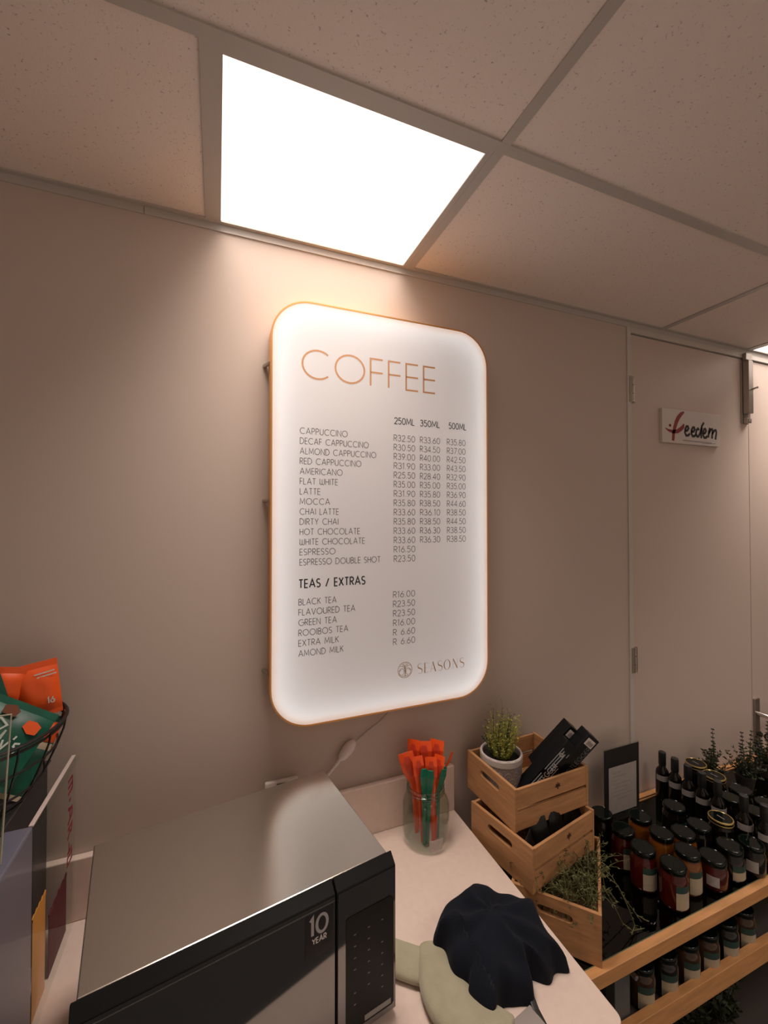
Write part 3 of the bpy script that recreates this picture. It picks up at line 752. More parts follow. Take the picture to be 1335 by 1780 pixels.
# potted succulent
pot = thing('potted_plant', 'small green plant in a white pot with scallop relief in the top crate', 'potted plant', (.852,-.110,C1))
pz = C1
pot_m = mat('white_glazed_clay', (.62,.56,.53), rough=.5)
grey_m = mat('grey_relief_clay', (.34,.30,.28), rough=.6)
prof = [(.052,0),(.058,.004),(.0625,.06),(.064,.112),(.0655,.119),(.063,.1205),(.058,.1195),(.0575,.095)]
MB().lathe(prof, (.852,-.110,pz), 48, cap1=False).build('pot', grey_m, pot, smooth=True)
mb = MB(); c = V(.852,-.110,pz)
mb.lathe([(.0640,.100),(.0660,.102),(.0665,.1195),(.0645,.1225),(.0600,.1225),(.0590,.118)], c, 48, cap0=False, cap1=False)
NS = 15
for row in range(6):
    for k in range(NS):
        a0 = 2*PI*(k+.5*(row % 2))/NS
        for sc_, wd in ((1.0,.0022),(.55,.0014)):
            vs = []; pts = []
            for i in range(9):
                u = -1+2*i/8
                a = a0+u*PI/NS*sc_; z = .012+row*.0175+.0175*1.25*math.sqrt(max(0,1-u*u))*sc_
                r = .0585+.006*min(1,z/.11)+.0012
                pts.append((a,z,r))
            for a, z, r in pts:
                vs.append((c.x+r*math.cos(a), c.y+r*math.sin(a), c.z+z)); 
                vs.append((c.x+r*math.cos(a), c.y+r*math.sin(a), c.z+z+wd))
            mb.add(vs, [(2*i,2*i+2,2*i+3,2*i+1) for i in range(8)])
mb.build('relief', pot_m, pot)
MB().lathe([(.0005,.107),(.030,.108),(.0572,.104)], c, 32, cap0=False, cap1=False).build('soil', mat('dark_soil', (.012,.009,.007), rough=1, bump=1, bscale=300), pot)
leaf_y = mat('yellow_green_leaf', (.50,.46,.07), rough=.6, var=.5, vscale=60, color2=(.15,.19,.035))
leaf_d = mat('dark_green_leaf', (.030,.042,.014), rough=.6, var=.4, vscale=60)
def leaf(mb, p, d, ln_, wd, nrm=None):
    d = d.normalized(); s_ = d.cross(nrm if nrm else V(rnd.uniform(-1,1),rnd.uniform(-1,1),rnd.uniform(-.5,1))).normalized(); n_ = d.cross(s_)
    vs = [p, p+d*ln_*.45+s_*wd, p+d*ln_*.45-s_*wd, p+d*ln_, p+d*ln_*.45+n_*wd*.6]
    mb.add(vs, [(0,1,4),(0,4,2),(1,3,4),(4,3,2),(0,2,3,1)])
def sprig(mb, p0, p1, r, nl, ll, lw, bend=.01, droop=0):
    mid = p0.lerp(p1,.5)+V(rnd.uniform(-bend,bend),rnd.uniform(-bend,bend),droop)
    path = [p0.lerp(mid,t/4).lerp(mid.lerp(p1,t/4),t/4) for t in range(5)]
    mb.tube(path, [r,r,r*.9,r*.75,r*.4], 5)
    for i in range(nl):
        t = .15+.85*i/max(1,nl-1); k = min(3,int(t*4)); q = path[k].lerp(path[k+1], min(1,t*4-k))
        for s in range(2):
            a = rnd.uniform(0,2*PI)
            leaf(mb, q, V(math.cos(a),math.sin(a),rnd.uniform(.1,.9)), ll*rnd.uniform(.6,1.1), lw)
mb = MB(); mbd = MB()
for i in range(120):
    a = rnd.uniform(0,2*PI); r = .046*math.sqrt(rnd.random())
    p0 = c+V(r*.65*math.cos(a), r*.65*math.sin(a), .105)
    hgt = rnd.uniform(.045,.115) + (.026 if math.cos(a) > -.2 else -.008)
    p1 = c+V(r*1.25*math.cos(a)+rnd.uniform(-.012,.012)+.004, r*1.25*math.sin(a)+rnd.uniform(-.012,.012), .105+hgt)
    sprig(mb if rnd.random() < .78 else mbd, p0, p1, .0008, 9, .0085, .0017, .012)
for i in range(9):
    a = rnd.uniform(0,2*PI)
    sprig(mbd, c+V(.02*math.cos(a),.02*math.sin(a),.105), c+V(.035*math.cos(a)+.010,.03*math.sin(a),.105+rnd.uniform(.12,.165)), .0006, 6, .006, .0010, .008)
mb.build('foliage', leaf_y, pot); mbd.build('stray_stems', leaf_d, pot)

# three long black boxes leaning in the top crate
box_m = mat('black_card', (.005,.006,.008), rough=.4, spec=.3)
box_line = mat('grey_print', (.16,.17,.17), rough=.5)
box_white = mat('white_print', (.70,.62,.56), rough=.5)
card_in = mat('barcode_paper', (.72,.64,.60), rough=.6)
d = V(.6069,-.2737,.7461).normalized()       # the boxes lean towards the right front corner of the crate
n1 = V(-.7317,.1739,.659); n1 = (n1-d*n1.dot(d)).normalized(); n2 = d.cross(n1).normalized()
if n2.y > 0: n2 = -n2                        # n2 faces the viewer, n1 up to the left
bs = .045
def card_box(label, corner, ln_, marks, d=d, n1=n1, n2=n2):
    """corner: upper near edge, at its far (top) end"""
    t = thing('coffee_box', label, 'box', corner - d*ln_, 'black boxes leaning in the top crate')
    cc = corner - d*(ln_/2) - n1*(bs/2) - n2*(bs/2)
    o = MB().obox(cc, d, n2, n1, (ln_/2, bs/2, bs/2)).build('carton', box_m, t, bevel=.0015)
    if 'stripes' in marks:
        mb = MB(); O = corner - d*ln_ + n1*.0004
        for a, b in ((.02,.10),(.115,.200)):
            for k in range(3):
                v = -.010-.010*k
                mb.ribbon([(a+.004*k,v),(b-.004*k,v)], .0042, O, d, n2*-1, 0)
        # stripes sit on the upper face: second axis runs away from the viewer
        mb.build('stripes', box_line, o)
    if 'word' in marks:
        mb = MB(); O = corner - d*ln_ - n1*.033 + n2*.0004
        lettering(mb, 'BOOTLEGGER', O+d*.028, d, n1, .017, .0028, width=.115, gap=.24)
        mb.ribbon([(.095,-.006),(.140,-.006)], .0018, O, d, n1, 0)
        mb.ribbon(arc(.178,.016,.0055,.0055,0,360,20), .0022, O, d, n1, 0); mb.ribbon([(.176,.016),(.180,.016)], .003, O, d, n1, 0)
        mb.ribbon([(.180,-.002),(.194,-.002)], .0016, O, d, n1, 0)
        mb.build('lettering', box_white, o)
    if 'faint' in marks:
        mb = MB(); O = corner - d*ln_ - n1*.040 + n2*.0004
        lettering(mb, 'BOOTLEGGER', O+d*.060, d, n1, .013, .0014, width=.130, gap=.24); mb.build('lettering', box_line, o)
    if 'barcode' in marks:
        mb = MB(); O = corner + n1*.0004
        O = corner + n2*.0004; m0 = O - d*.034 - n1*.038
        mb.prism([m0, m0+d*.024, m0+d*.024+n1*.030, m0+n1*.030], n2*.0003)
        lb = mb.build('barcode_label', card_in, o)
        mb = MB()
        for k in range(9): mb.ribbon([(.003,.004+.0024*k),(.016 if k%3 else .019,.004+.0024*k)], .0009 if k%2 else .0014, m0+n2*.0006, d, n1, 0)
        mb.build('bars', mat('bar_print', (.05,.05,.05), rough=.6), lb)
cA = V(.9881,-.250,ZC-.6737)
card_box('front black box with large white lettering, leaning in the top crate', cA, .222, ('stripes','word'))
card_box('black box with barcode label behind the lettered box in the top crate', cA - n2*.0555 + d*.036 - n1*.020, .175, ('barcode',))
card_box('lower right black box with barcode label under the lettered box', cA - n1*.0455 + d*.060 - n2*.010, .225, ('barcode','faint'))

# black packets in the middle crate
pk_m = mat('black_foil', (.005,.006,.006), rough=.3, spec=.4)
def pouch(mb, c, ax, ay, w_, h_, th_, n=7):
    nz = ax.cross(ay).normalized(); vs = []
    for sgn in (1,-1):
        for i in range(n):
            for j in range(n):
                u, v = -1+2*i/(n-1), -1+2*j/(n-1)
                b = (1-u**4)*(1-v**4)*th_/2*(1+.35*noise.noise(V(u*2+c.x*50,v*2+c.y*50,sgn)))
                vs.append(c+ax*(u*w_/2)+ay*(v*h_/2)+nz*(sgn*(b+.0004)))
    fs = []
    for s_ in range(2):
        for i in range(n-1):
            for j in range(n-1):
                k = s_*n*n+i*n+j; q = (k,k+1,k+n+1,k+n); fs.append(q if s_ else q[::-1])
    rim = [i*n for i in range(n)]+[(n-1)*n+j for j in range(1,n)]+[i*n+n-1 for i in range(n-2,-1,-1)]+[j for j in range(n-2,0,-1)]
    for a, b in zip(rim, rim[1:]+rim[:1]): fs.append((a,b,n*n+b,n*n+a))
    mb.add(vs, fs)
for x, y, rz, tilt, hh, ww, lab in ((.835,-.290,.5,.35,.085,.050,'black packet at the left front of the middle crate'),(.875,-.288,-.3,.15,.100,.055,'black packet second from left in the middle crate'),
      (.920,-.280,.2,-.1,.125,.06,'tall black packet in the centre of the middle crate'),(.962,-.262,.15,-.5,.095,.055,'black packet leaning right of the tall one'),(1.005,-.256,.25,-.7,.105,.055,'black packet lying over the right rim of the middle crate')):
    ax = V(math.cos(rz),math.sin(rz),0); ay = (V(0,.25,1)+ax*-tilt).normalized(); ay = (ay-ax*ay.dot(ax)*.0).normalized()
    ax = (ax-ay*ax.dot(ay)).normalized()
    y -= .010; hh += .022
    cc = V(x,y,C2+.001)+ay*(hh/2)
    t = thing('packet', lab, 'packet', (x,y,C2), 'black packets in the middle crate')
    mb = MB(); pouch(mb, cc, ax, ay, ww, hh, .016); mb.build('pouch', pk_m, t, smooth=True)
    mb = MB(); mb.obox(cc+ay*(hh/2+.004), ax, ay, ax.cross(ay), (ww/2,.005,.0008)); mb.build('seal', black_matte, t)

# herbs spilling from the lowest crate
mb = MB()
cc3 = V(.903,-.444,TT); cd = V(math.cos(math.radians(42)),math.sin(math.radians(42)),0); cn = V(-cd.y,cd.x,0)
for i in range(260):
    u, v = rnd.uniform(.02,.25), rnd.uniform(.015,.19)
    p0 = cc3+cd*u+cn*v+V(0,0,.05+rnd.uniform(0,.05))
    a = rnd.uniform(0,2*PI); ln_ = rnd.uniform(.03,.08)
    pk_ = p0+V(math.cos(a)*ln_*.6,math.sin(a)*ln_*.6,rnd.uniform(.04,.12))
    p1 = pk_+V(math.cos(a+rnd.uniform(-1,1))*ln_*.6,math.sin(a+rnd.uniform(-1,1))*ln_*.6,rnd.uniform(-.05,.02))
    path = [p0.lerp(pk_,t/5).lerp(pk_.lerp(p1,t/5),t/5) for t in range(6)]
    mb.tube(path, [.0011,.001,.001,.0009,.0008,.0005], 4)
    for q in path[1:]:
        for s in range(2): leaf(mb, q, V(rnd.uniform(-1,1),rnd.uniform(-1,1),rnd.uniform(-.4,.8)), rnd.uniform(.008,.016), .0016)
herb_m = mat('dry_herb', (.16,.15,.05), rough=.7, var=.6, vscale=80, color2=(.045,.06,.02))
hb = tag(mb.build('dried_herbs', herb_m), 'tangle of green herbs spilling out of the lowest crate', 'herbs', None, 'stuff')
mb = MB()
for path in ([(1.045,-.315,TT+.120),(1.075,-.330,TT+.085),(1.10,-.355,TT+.03),(1.115,-.375,TT+.002),(1.13,-.40,TT-.001)], [(.985,-.375,TT+.125),(1.01,-.385,TT+.08),(1.03,-.40,TT+.03),(1.06,-.405,TT+.004),(1.10,-.41,TT+.001)], [(1.02,-.345,TT+.125),(1.05,-.37,TT+.10),(1.065,-.39,TT+.05),(1.075,-.40,TT+.01),(1.05,-.41,TT+.001)]):
    mb.tube([V(*p) for p in path], .0011, 5)
    for a, b in zip(path, path[1:]):
        for k in range(4): leaf(mb, V(*a).lerp(V(*b),k/4), V(rnd.uniform(-1,1),rnd.uniform(-1,1),rnd.uniform(-.2,.6)), .010, .0014)
mb.build('hanging_sprigs', herb_m, hb)

# ------------------------------------------------------------------ sign holder on the table
hs = thing('sign_holder', 'upright clear sign holder with black header and pale sheet behind the jars', 'sign holder', (1.425,-.075,TT))
z0 = TT-.002; z1 = ZC-.858
MB().box((1.333,-.078,z0),(1.517,-.0735,z1)).build('acrylic_sheet', thin_glass('clear_acrylic', (.93,.95,.93), gloss=.08), hs)
MB().box((1.335,-.0805,z0+.002),(1.515,-.0783,z1-.004)).build('black_card', mat('black_sheet', (.018,.017,.015), rough=.5, var=.3, vscale=40), hs)
MB().box((1.356,-.0812,z0+.030),(1.500,-.0807,z1-.072)).build('paper_sheet', mat('grey_paper', (.42,.38,.35), rough=.8, var=.12, vscale=40), hs)
mb = MB()
for r, (a, b) in enumerate(((.02,.06),(.02,.09),(.02,.05),(.02,.11),(.03,.10),(.02,.08),(.02,.12),(.04,.1))):
    mb.ribbon([(a,0),(b,0)], .0022, V(1.356,-.0815,z1-.095-.014*r), X_, Z_, 0)
mb.build('print_lines', mat('faint_print', (.30,.27,.25), rough=.8), hs)
MB().box((1.335,-.0732,z0+.0),(1.515,-.035,z0+.003)).build('foot', thin_glass('clear_acrylic', (.9,.9,.9)), hs)

# ------------------------------------------------------------------ jars, bottles, herbs on the table
GT = TT-.0025                                # glass surface
lid_m = mat('black_lid', (.002,.005,.004), rough=.06, spec=.32)
lid_gold = mat('gold_lid_rim', (.62,.46,.16), rough=.3, metal=.9)
red_c = mat('red_preserve', (.065,.006,.004), rough=.12, spec=.3, coat=.4, var=.4, vscale=40)
ora_c = mat('orange_preserve', (.20,.062,.008), rough=.12, spec=.3, coat=.4, var=.4, vscale=40)
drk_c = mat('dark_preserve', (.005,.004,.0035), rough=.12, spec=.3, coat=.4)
lab_g = mat('label_green', (.012,.045,.035), rough=.6)
lab_c = mat('label_cream', (.40,.34,.24), rough=.7, var=.12, vscale=90)
lab_w = mat('label_grey', (.36,.33,.31), rough=.7, var=.2, vscale=120)
def curved(mb, c, r, a0, a1, z0, z1, n=8):
    vs = []
    for i in range(n+1):
        a = math.radians(a0+(a1-a0)*i/n)
        for rr in (r, r+.0006):
            for z in (z0,z1): vs.append((c[0]+rr*math.cos(a), c[1]+rr*math.sin(a), c[2]+z))
    for i in range(n):
        k = 4*i; mb.add([vs[k+q] for q in range(8)], [(0,4,5,1),(2,3,7,6),(1,5,7,3),(0,2,6,4)])
def jar_thing(label, x, y, z, h, r, content, face=None, gold_rim=False, group='preserve jars on the display table', tag_paper=False):
    t = thing('preserve_jar', label, 'jar', (x,y,z), group)
    c = (x,y,z); hl = .016
    prof = [(r*.86,0),(r*.96,.004),(r,.012),(r,h-hl-.022),(r*.93,h-hl-.010),(r*.84,h-hl-.004),(r*.84,h-hl)]
    MB().lathe(prof, c, 28).build('glass_body', content, t, smooth=True)
    lp = [(r*.90,h-hl),(r*.935,h-hl+.001),(r*.945,h-hl+.003),(r*.94,h-.005),(r*.925,h-.0025),(r*.89,h-.0008),(r*.85,h-.0004),(r*.82,h-.0015),(.001,h-.0015)]
    MB().lathe(lp, c, 32, cap1=False).build('lid', lid_m, t, smooth=True)
    if gold_rim:
        MB().tube([(x+r*.92*math.cos(2*PI*i/36), y+r*.92*math.sin(2*PI*i/36), z+h-.0025) for i in range(36)], .0028, 6, closed=True).tube([(x+r*.92*math.cos(2*PI*i/36), y+r*.92*math.sin(2*PI*i/36), z+h-hl+.003) for i in range(36)], .0022, 6, closed=True).build('lid_rim', lid_gold, t, smooth=True)
        MB().box((x-.0012,y-.012,z+h-.0014),(x+.0012,y+.012,z+h-.0008)).build('lid_mark', lab_w, t)
    if face is not None:
        mb = MB(); zt = h-hl-.026
        curved(mb, c, r+.0002, face-36, face+36, .010, zt-.018)
        mb.cur = 1; curved(mb, c, r+.0002, face-36, face+36, zt-.018, zt)
        mb.build('paper_label', [lab_c, lab_g], t)
    if tag_paper:
        mb = MB(); curved(mb, c, r+.0008, -172, -125, .018, h-.040); mb.build('paper_label', lab_w, t)
    return t
JH = .117
J = [('red preserve jar nearest the front rail, cream and green label facing right', 1.256,-.385,JH,.0365,red_c,-100,False,False),
     ('red preserve jar just behind the nearest one, cream label', 1.232,-.308,JH,.0365,red_c,-108,False,False),
     ('red preserve jar third in the left column beside the crates', 1.243,-.230,JH,.0365,red_c,-104,False,False),
     ('dark-lidded jar at the back left, half hidden by the crates', 1.243,-.148,JH,.0365,drk_c,None,False,False),
     ('orange preserve jar farthest back, below the sign holder', 1.352,-.208,JH,.0365,ora_c,None,False,False),
     ('orange preserve jar in the middle of the second column', 1.344,-.288,JH,.0365,ora_c,None,False,False),
     ('orange preserve jar with cream and green label, right of the nearest red jar', 1.346,-.367,JH,.0365,ora_c,-102,False,False),
     ('short red jar with a torn white paper label by the rail', 1.434,-.386,.088,.0385,red_c,None,False,True),
     ('dark jar behind the orange jars, third column', 1.424,-.305,.110,.0365,ora_c,-104,False,False),
     ('dark jar with cream label near the rail, right of the torn-label jar', 1.522,-.384,.095,.0385,drk_c,-104,False,False),
     ('dark jar at the back, in front of the first bottles', 1.512,-.216,JH,.0365,drk_c,-104,False,False),
     ('dark jar in the middle, left of the jar with gold-rimmed lid', 1.503,-.304,.112,.0365,drk_c,None,False,False),
     ('jar with gold-rimmed black lid in front of the bottle row', 1.594,-.318,JH+.002,.0365,drk_c,None,True,False),
     ('dark jar with tied paper tag at the right, beside the gold-lidded jar', 1.604,-.400,.092,.0365,drk_c,None,False,True),
     ('gold-rimmed jar behind the bottles, nearest the wall', 1.848,-.080,JH+.004,.0385,drk_c,None,True,False),
     ('gold-rimmed jar behind the bottles, second from the wall', 1.826,-.162,JH+.004,.0385,drk_c,None,True,False),
     ('black-lidded jar behind the bottles, in front of the potted herbs', 1.834,-.248,JH,.0385,drk_c,None,False,False),
     ('black-lidded jar behind the bottles, at the far right edge', 1.834,-.331,JH,.0385,drk_c,None,False,False),
     ('black-lidded jar squeezed right behind the middle bottles', 1.748,-.262,JH,.0365,drk_c,None,False,False),
     ('black-lidded jar behind the nearer bottles at the right', 1.748,-.340,JH,.0365,drk_c,None,False,False)]
for lab, x, y, h, r, cm, face, gr, tp_ in J: jar_thing(lab, x, y, GT, h, r, cm, face, gr, tag_paper=tp_)
bot_m = mat('dark_bottle_glass', (.005,.005,.004), rough=.08, spec=.5)
B = [('dark bottle standing closest to the wall, first of the bottle row',1.676,-.059),('dark bottle second from the wall in the bottle row',1.678,-.108),('dark bottle third from the wall in the bottle row',1.677,-.158),
     ('dark bottle fourth from the wall in the bottle row',1.678,-.208),('dark bottle fifth from the wall, behind the gold-lidded jar',1.676,-.262),('dark bottle second nearest the rail in the row',1.672,-.345),('dark bottle nearest the rail in the row',1.680,-.400)]
for lab, x, y in B:
    t = thing('sauce_bottle', lab, 'bottle', (x,y,GT), 'dark bottles in a row across the table')
    prof = [(.021,0),(.0232,.003),(.0235,.02),(.0235,.105),(.021,.118),(.0125,.130),(.0105,.140),(.0105,.150)]
    MB().lathe(prof, (x,y,GT), 24).build('glass_body', bot_m, t, smooth=True)
    MB().lathe([(.0128,.138),(.0132,.139),(.0132,.184),(.0122,.189),(.001,.190)], (x,y,GT), 20, cap1=False).build('cap', black_matte, t, smooth=True)
    mb = MB(); curved(mb, (x,y,GT), .0237, -200, -60, .082, .103, 12); mb.build('paper_label', lab_w, t)
# seedlings behind
clay = mat('brown_pot', (.018,.013,.010), rough=.7)
for lab, x, y, stems in (('potted herb with one tall dark stem, left of the herb pots', 1.955,-.085, ((-.005,0,.24),(.02,.01,.17),(-.02,0,.16))), ('potted herb with three leafy stems, middle of the herb pots', 2.065,-.14, ((-.03,0,.19),(0,.01,.225),(.03,-.01,.235),(.01,-.02,.16))), ('potted herb at the right edge of the frame, behind the jars', 2.25,-.12, ((-.05,0,.20),(.02,0,.23),(0,.02,.18),(.05,-.04,.2)))):
    t = thing('herb_pot', lab, 'potted plant', (x,y,GT), 'potted herbs behind the bottles')
    MB().lathe([(.026,0),(.036,.052),(.038,.053),(.038,.062),(.034,.062),(.032,.055),(.001,.054)], (x,y,GT), 24, cap1=False).build('pot', clay, t, smooth=True)
    mb = MB()
    for dx, dy, hz in stems:
        p0 = V(x+dx*.3,y+dy*.3,GT+.052); p1 = V(x+dx,y+dy,GT+hz)
        mb.tube([p0,p0.lerp(p1,.5)+V(.003,0,0),p1], [.0018,.0015,.0008], 5)
        for k in range(9):
            q = p0.lerp(p1, .25+.75*k/8)
            for s in range(6):
                a = s*PI/3+k; leaf(mb, q, V(math.cos(a),math.sin(a),.35), .013*(1-.045*k), .0030)
    for k in range(26):
        a = rnd.uniform(0,2*PI); q = rnd.uniform(.03,.075); sprig(mb, V(x,y,GT+.052), V(x+q*math.cos(a),y+q*math.sin(a),GT+.085+rnd.uniform(-.02,.055)), .0012, 7, .018, .004, .008)
    mb.build('foliage', leaf_d, t)
# lower shelf
shade_c = mat('shaded_preserve', (.045,.020,.006), rough=.12, spec=.3, coat=.4, var=.4, vscale=40)
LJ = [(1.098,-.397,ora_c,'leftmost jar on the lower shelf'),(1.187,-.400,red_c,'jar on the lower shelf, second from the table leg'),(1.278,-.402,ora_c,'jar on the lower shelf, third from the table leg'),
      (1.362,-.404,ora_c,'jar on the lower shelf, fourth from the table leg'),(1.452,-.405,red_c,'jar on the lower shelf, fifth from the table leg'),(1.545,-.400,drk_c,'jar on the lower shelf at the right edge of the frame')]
for x, y, cm, lab in LJ: jar_thing(lab+', under the glass top', x, y, LS, .112, .0365, drk_c if cm is red_c else shade_c, -115, group='preserve jars on the lower shelf')  # contents darkened in colour to stand for the shade under the table
# herb bunches on the bottom shelf
for x, y, lab in ((1.33,-.36,'dark leafy herb bunch on the bottom shelf, left one'),(1.50,-.36,'dark leafy herb bunch on the bottom shelf, right one')):
    t = thing('herb_bunch', lab, 'herbs', (x,y,.223), 'herb bunches on the bottom shelf')
    mb = MB()
    for k in range(46):
        a = rnd.uniform(0,2*PI); r = rnd.uniform(.02,.075)
        sprig(mb, V(x,y,.226+.02), V(x+r*math.cos(a),y+r*.8*math.sin(a),.223+rnd.uniform(.08,.24)), .0015, 7, .028, .006, .01)
    mb.build('leaves', leaf_d, t)
    MB().lathe([(.028,0),(.030,.03),(.026,.06)], (x,y,.2235), 16).build('tied_base', clay, t)

# ------------------------------------------------------------------ plaque on the door
pl = thing('wall_plaque', 'white plaque with red figure and black script fixed to the left door leaf', 'plaque', (1.96,-.006,ZC+.4))
tilt = math.radians(.35)
def Pq(a, b, y=-.0123): return V(1.765+a*math.cos(tilt)-b*math.sin(tilt)*0, y, ZC+.326+b+a*math.sin(tilt))
MB().prism([Pq(0,0,-.012),Pq(.388,0,-.012),Pq(.388,.147,-.012),Pq(0,.147,-.012)], (0,.0135,0)).build('board', mat('plaque_white', (.66,.60,.57), rough=.35), pl, bevel=.001)
mbr = MB(); mbk = MB()
def toplaque(mb, pts, ws):
    mb.ribbon([((px-205)/960*.388, (745+ (px-205)*.0885 - py)/555*.147*(1+ (px-205)/960*.045)) for px, py in pts], ws, V(1.765,-.0124,ZC+.326), X_, Z_, 0)
toplaque(mbr, [(368,722),(375,670),(380,600),(395,520),(420,430),(455,350),(500,290),(550,252)], [.016,.017,.017,.019,.021,.021,.018,.008])
toplaque(mbr, [(248,520),(300,555),(370,578),(440,570),(500,530),(535,490),(548,450)], [.003,.010,.015,.018,.019,.017,.008])
toplaque(mbr, arc(325,475,8,9,0,360,12), .008)
K = lambda pts, w_=.0112: toplaque(mbk, pts, w_)
K([(565,560),(600,555),(622,520),(612,488),(590,487),(568,530),(562,590),(580,635),(615,635),(645,605)])
K([(668,575),(705,568),(725,535),(715,503),(692,505),(672,545),(668,605),(688,648),(720,645),(745,615)])
K([(800,545),(780,520),(755,545),(745,600),(760,648),(785,650),(815,600),(845,480),(882,420)]); K([(850,500),(835,580),(832,650),(838,680)])
K([(865,600),(900,592),(918,555),(905,525),(885,530),(865,575),(865,630),(885,670),(915,670),(940,640)])
K([(985,505),(965,580),(955,665)]); K([(965,600),(1000,535),(1025,530),(1030,570),(1018,685)]); K([(1025,610),(1060,550),(1088,545),(1098,580),(1080,700)])
mbr.build('red_figure', mat('plaque_red', (.26,.022,.025), rough=.5), pl); mbk.build('script', mat('plaque_black', (.012,.014,.016), rough=.5), pl)
mb = MB()
for a in range(530, 1000, 22):
    toplaque(mb, [(a,718+(a-530)*.09),(a+6,712+(a-530)*.09),(a+15,722+(a-530)*.09)], .0028)
toplaque(mb, [(850,768),(1085,770)], .0012)
mb.build('strapline', mat('plaque_grey', (.16,.13,.13), rough=.6), pl)

# ------------------------------------------------------------------ acrylic display cabinet at the left
CT = ZC-.566
case = thing('display_cabinet', 'dark countertop cabinet with clear acrylic side pocket, left of the microwave', 'display cabinet', (-.55,-.3,ct))
MB().box((-.86,-.64,ct+.0003),(-.364,-.03,CT-.004)).build('body', mat('cabinet_black', (.022,.024,.030), rough=.4), case, bevel=.003)
MB().box((-.865,-.645,CT-.004),(-.359,-.024,CT)).build('top', mat('cabinet_top_gloss', (.035,.034,.032), rough=.15, coat=.6), case, bevel=.001)
acr = thin_glass('pocket_acrylic', (.96,.97,.96), gloss=.0, ior=1.06)
edge_m = mat('acrylic_edge', (.60,.50,.46), rough=.15, coat=.8)
MB().box((-.3165,-.270,ct+.0003),(-.3125,-.020,CT-.004)).build('side_pane', acr, case)
MB().box((-.3130,-.262,CT-.010),(-.3045,-.020,CT-.0045)).build('pane_lip', acr, case)
MB().box((-.3205,-.270,CT-.004),(-.3125,-.020,CT)).build('pane_edge', edge_m, case, bevel=.001)
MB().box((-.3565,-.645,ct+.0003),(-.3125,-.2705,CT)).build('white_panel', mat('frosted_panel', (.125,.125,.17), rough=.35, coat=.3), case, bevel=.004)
# red lettering running down the pane, only its slanted strokes can be made out
mb = MB(); O = V(-.3122,-.075,ZC-.602)
for z_, ss in ((0,[[(.0,.0),(.018,.0)],[(.0,-.014),(.018,-.014)],[(.0,-.028),(.018,-.028)],[(.018,.0),(.018,-.028)]]), (-.046,[[(.004,0),(.012,0)]]), (-.062,[[(0,0),(.018,-.010),(.018,-.024),(0,-.034)],[(.009,-.006),(.009,-.028)]]), (-.108,[[(0,0),(.018,0),(.016,-.014),(.010,-.014)],[(.010,-.006),(0,-.022)]]), (-.142,[[(.006,0),(.006,-.022)],[(0,-.02),(.018,-.02)]]), (-.172,[[(0,0),(.018,0),(.018,-.016),(0,-.016),(0,0)]])):
    for st in ss: mb.ribbon([(a*1.7, b+z_) for a, b in st], .0075, O, Y_, Z_, 0)
mb.build('red_lettering', mat('red_vinyl', (.24,.012,.03), rough=.5), case)
# packets standing in the pocket
for nm, y0, y1, ztop, m, lab in (('amber', -.236,-.170, ZC-.765, mat('amber_wrapper', (.80,.32,.015), rough=.3), 'amber packet standing in the clear pocket, nearer one'), ('maroon', -.150,-.040, ZC-.83, mat('maroon_wrapper', (.10,.006,.018), rough=.6, spec=.1), 'maroon packet standing in the clear pocket behind the amber one')):
    t = thing('snack_packet', lab, 'packet', (-.3235,(y0+y1)/2,ct), 'packets in the acrylic pocket')
    yc = (y0+y1)/2; hh = ztop-ct-.003
    mb = MB(); pouch(mb, V(-.3235,yc,ct+.002+hh/2), Y_, Z_, y1-y0, hh, .009); mb.build('pouch', m, t, smooth=True)
    mb = MB(); n = 9
    pts = [V(-.3235,y0+(y1-y0)*i/n, ztop+(.004 if i % 2 else .0)) for i in range(n+1)]
    mb.prism([V(-.3245,y0,ztop-.006)]+[V(-.3245,p.y,p.z) for p in pts]+[V(-.3245,y1,ztop-.006)], (.002,0,0)); mb.build('crimped_edge', m, t)

# wire basket
bx, by = -.438, -.153
bk = thing('wire_basket', 'black oval wire basket full of snack bags on the dark cabinet', 'basket', (bx,by,CT))
wire = mat('black_wire', (.008,.008,.008), rough=.4)
def oval(a, b, z, n=44): return [(bx+a*math.cos(2*PI*i/n), by+b*math.sin(2*PI*i/n), z) for i in range(n)]
MB().tube(oval(.138,.150,ZC-.425), .0036, 8, closed=True).tube(oval(.134,.146,ZC-.436), .0030, 8, closed=True).build('rim', wire, bk, smooth=True)
MB().tube(oval(.122,.135,ZC-.480), .0024, 8, closed=True).tube(oval(.100,.112,ZC-.535), .0024, 8, closed=True).tube(oval(.080,.090,CT+.003), .0028, 8, closed=True).build('hoops', wire, bk, smooth=True)
for k in range(14):
    a = 2*PI*k/14+.12; ca, sa = math.cos(a), math.sin(a)
    MB().tube([(bx+r*ca,by+r*1.09*sa,z) for r, z in ((.138,ZC-.425),(.134,ZC-.45),(.1215,ZC-.485),(.100,ZC-.535),(.080,CT+.003))], .0022, 6).build('rib', wire, bk)
MB().tube([(bx-.080,by,CT+.003),(bx+.080,by,CT+.003)], .002, 6).tube([(bx,by-.09,CT+.003),(bx,by+.09,CT+.003)], .002, 6).build('base_wires', wire, bk)
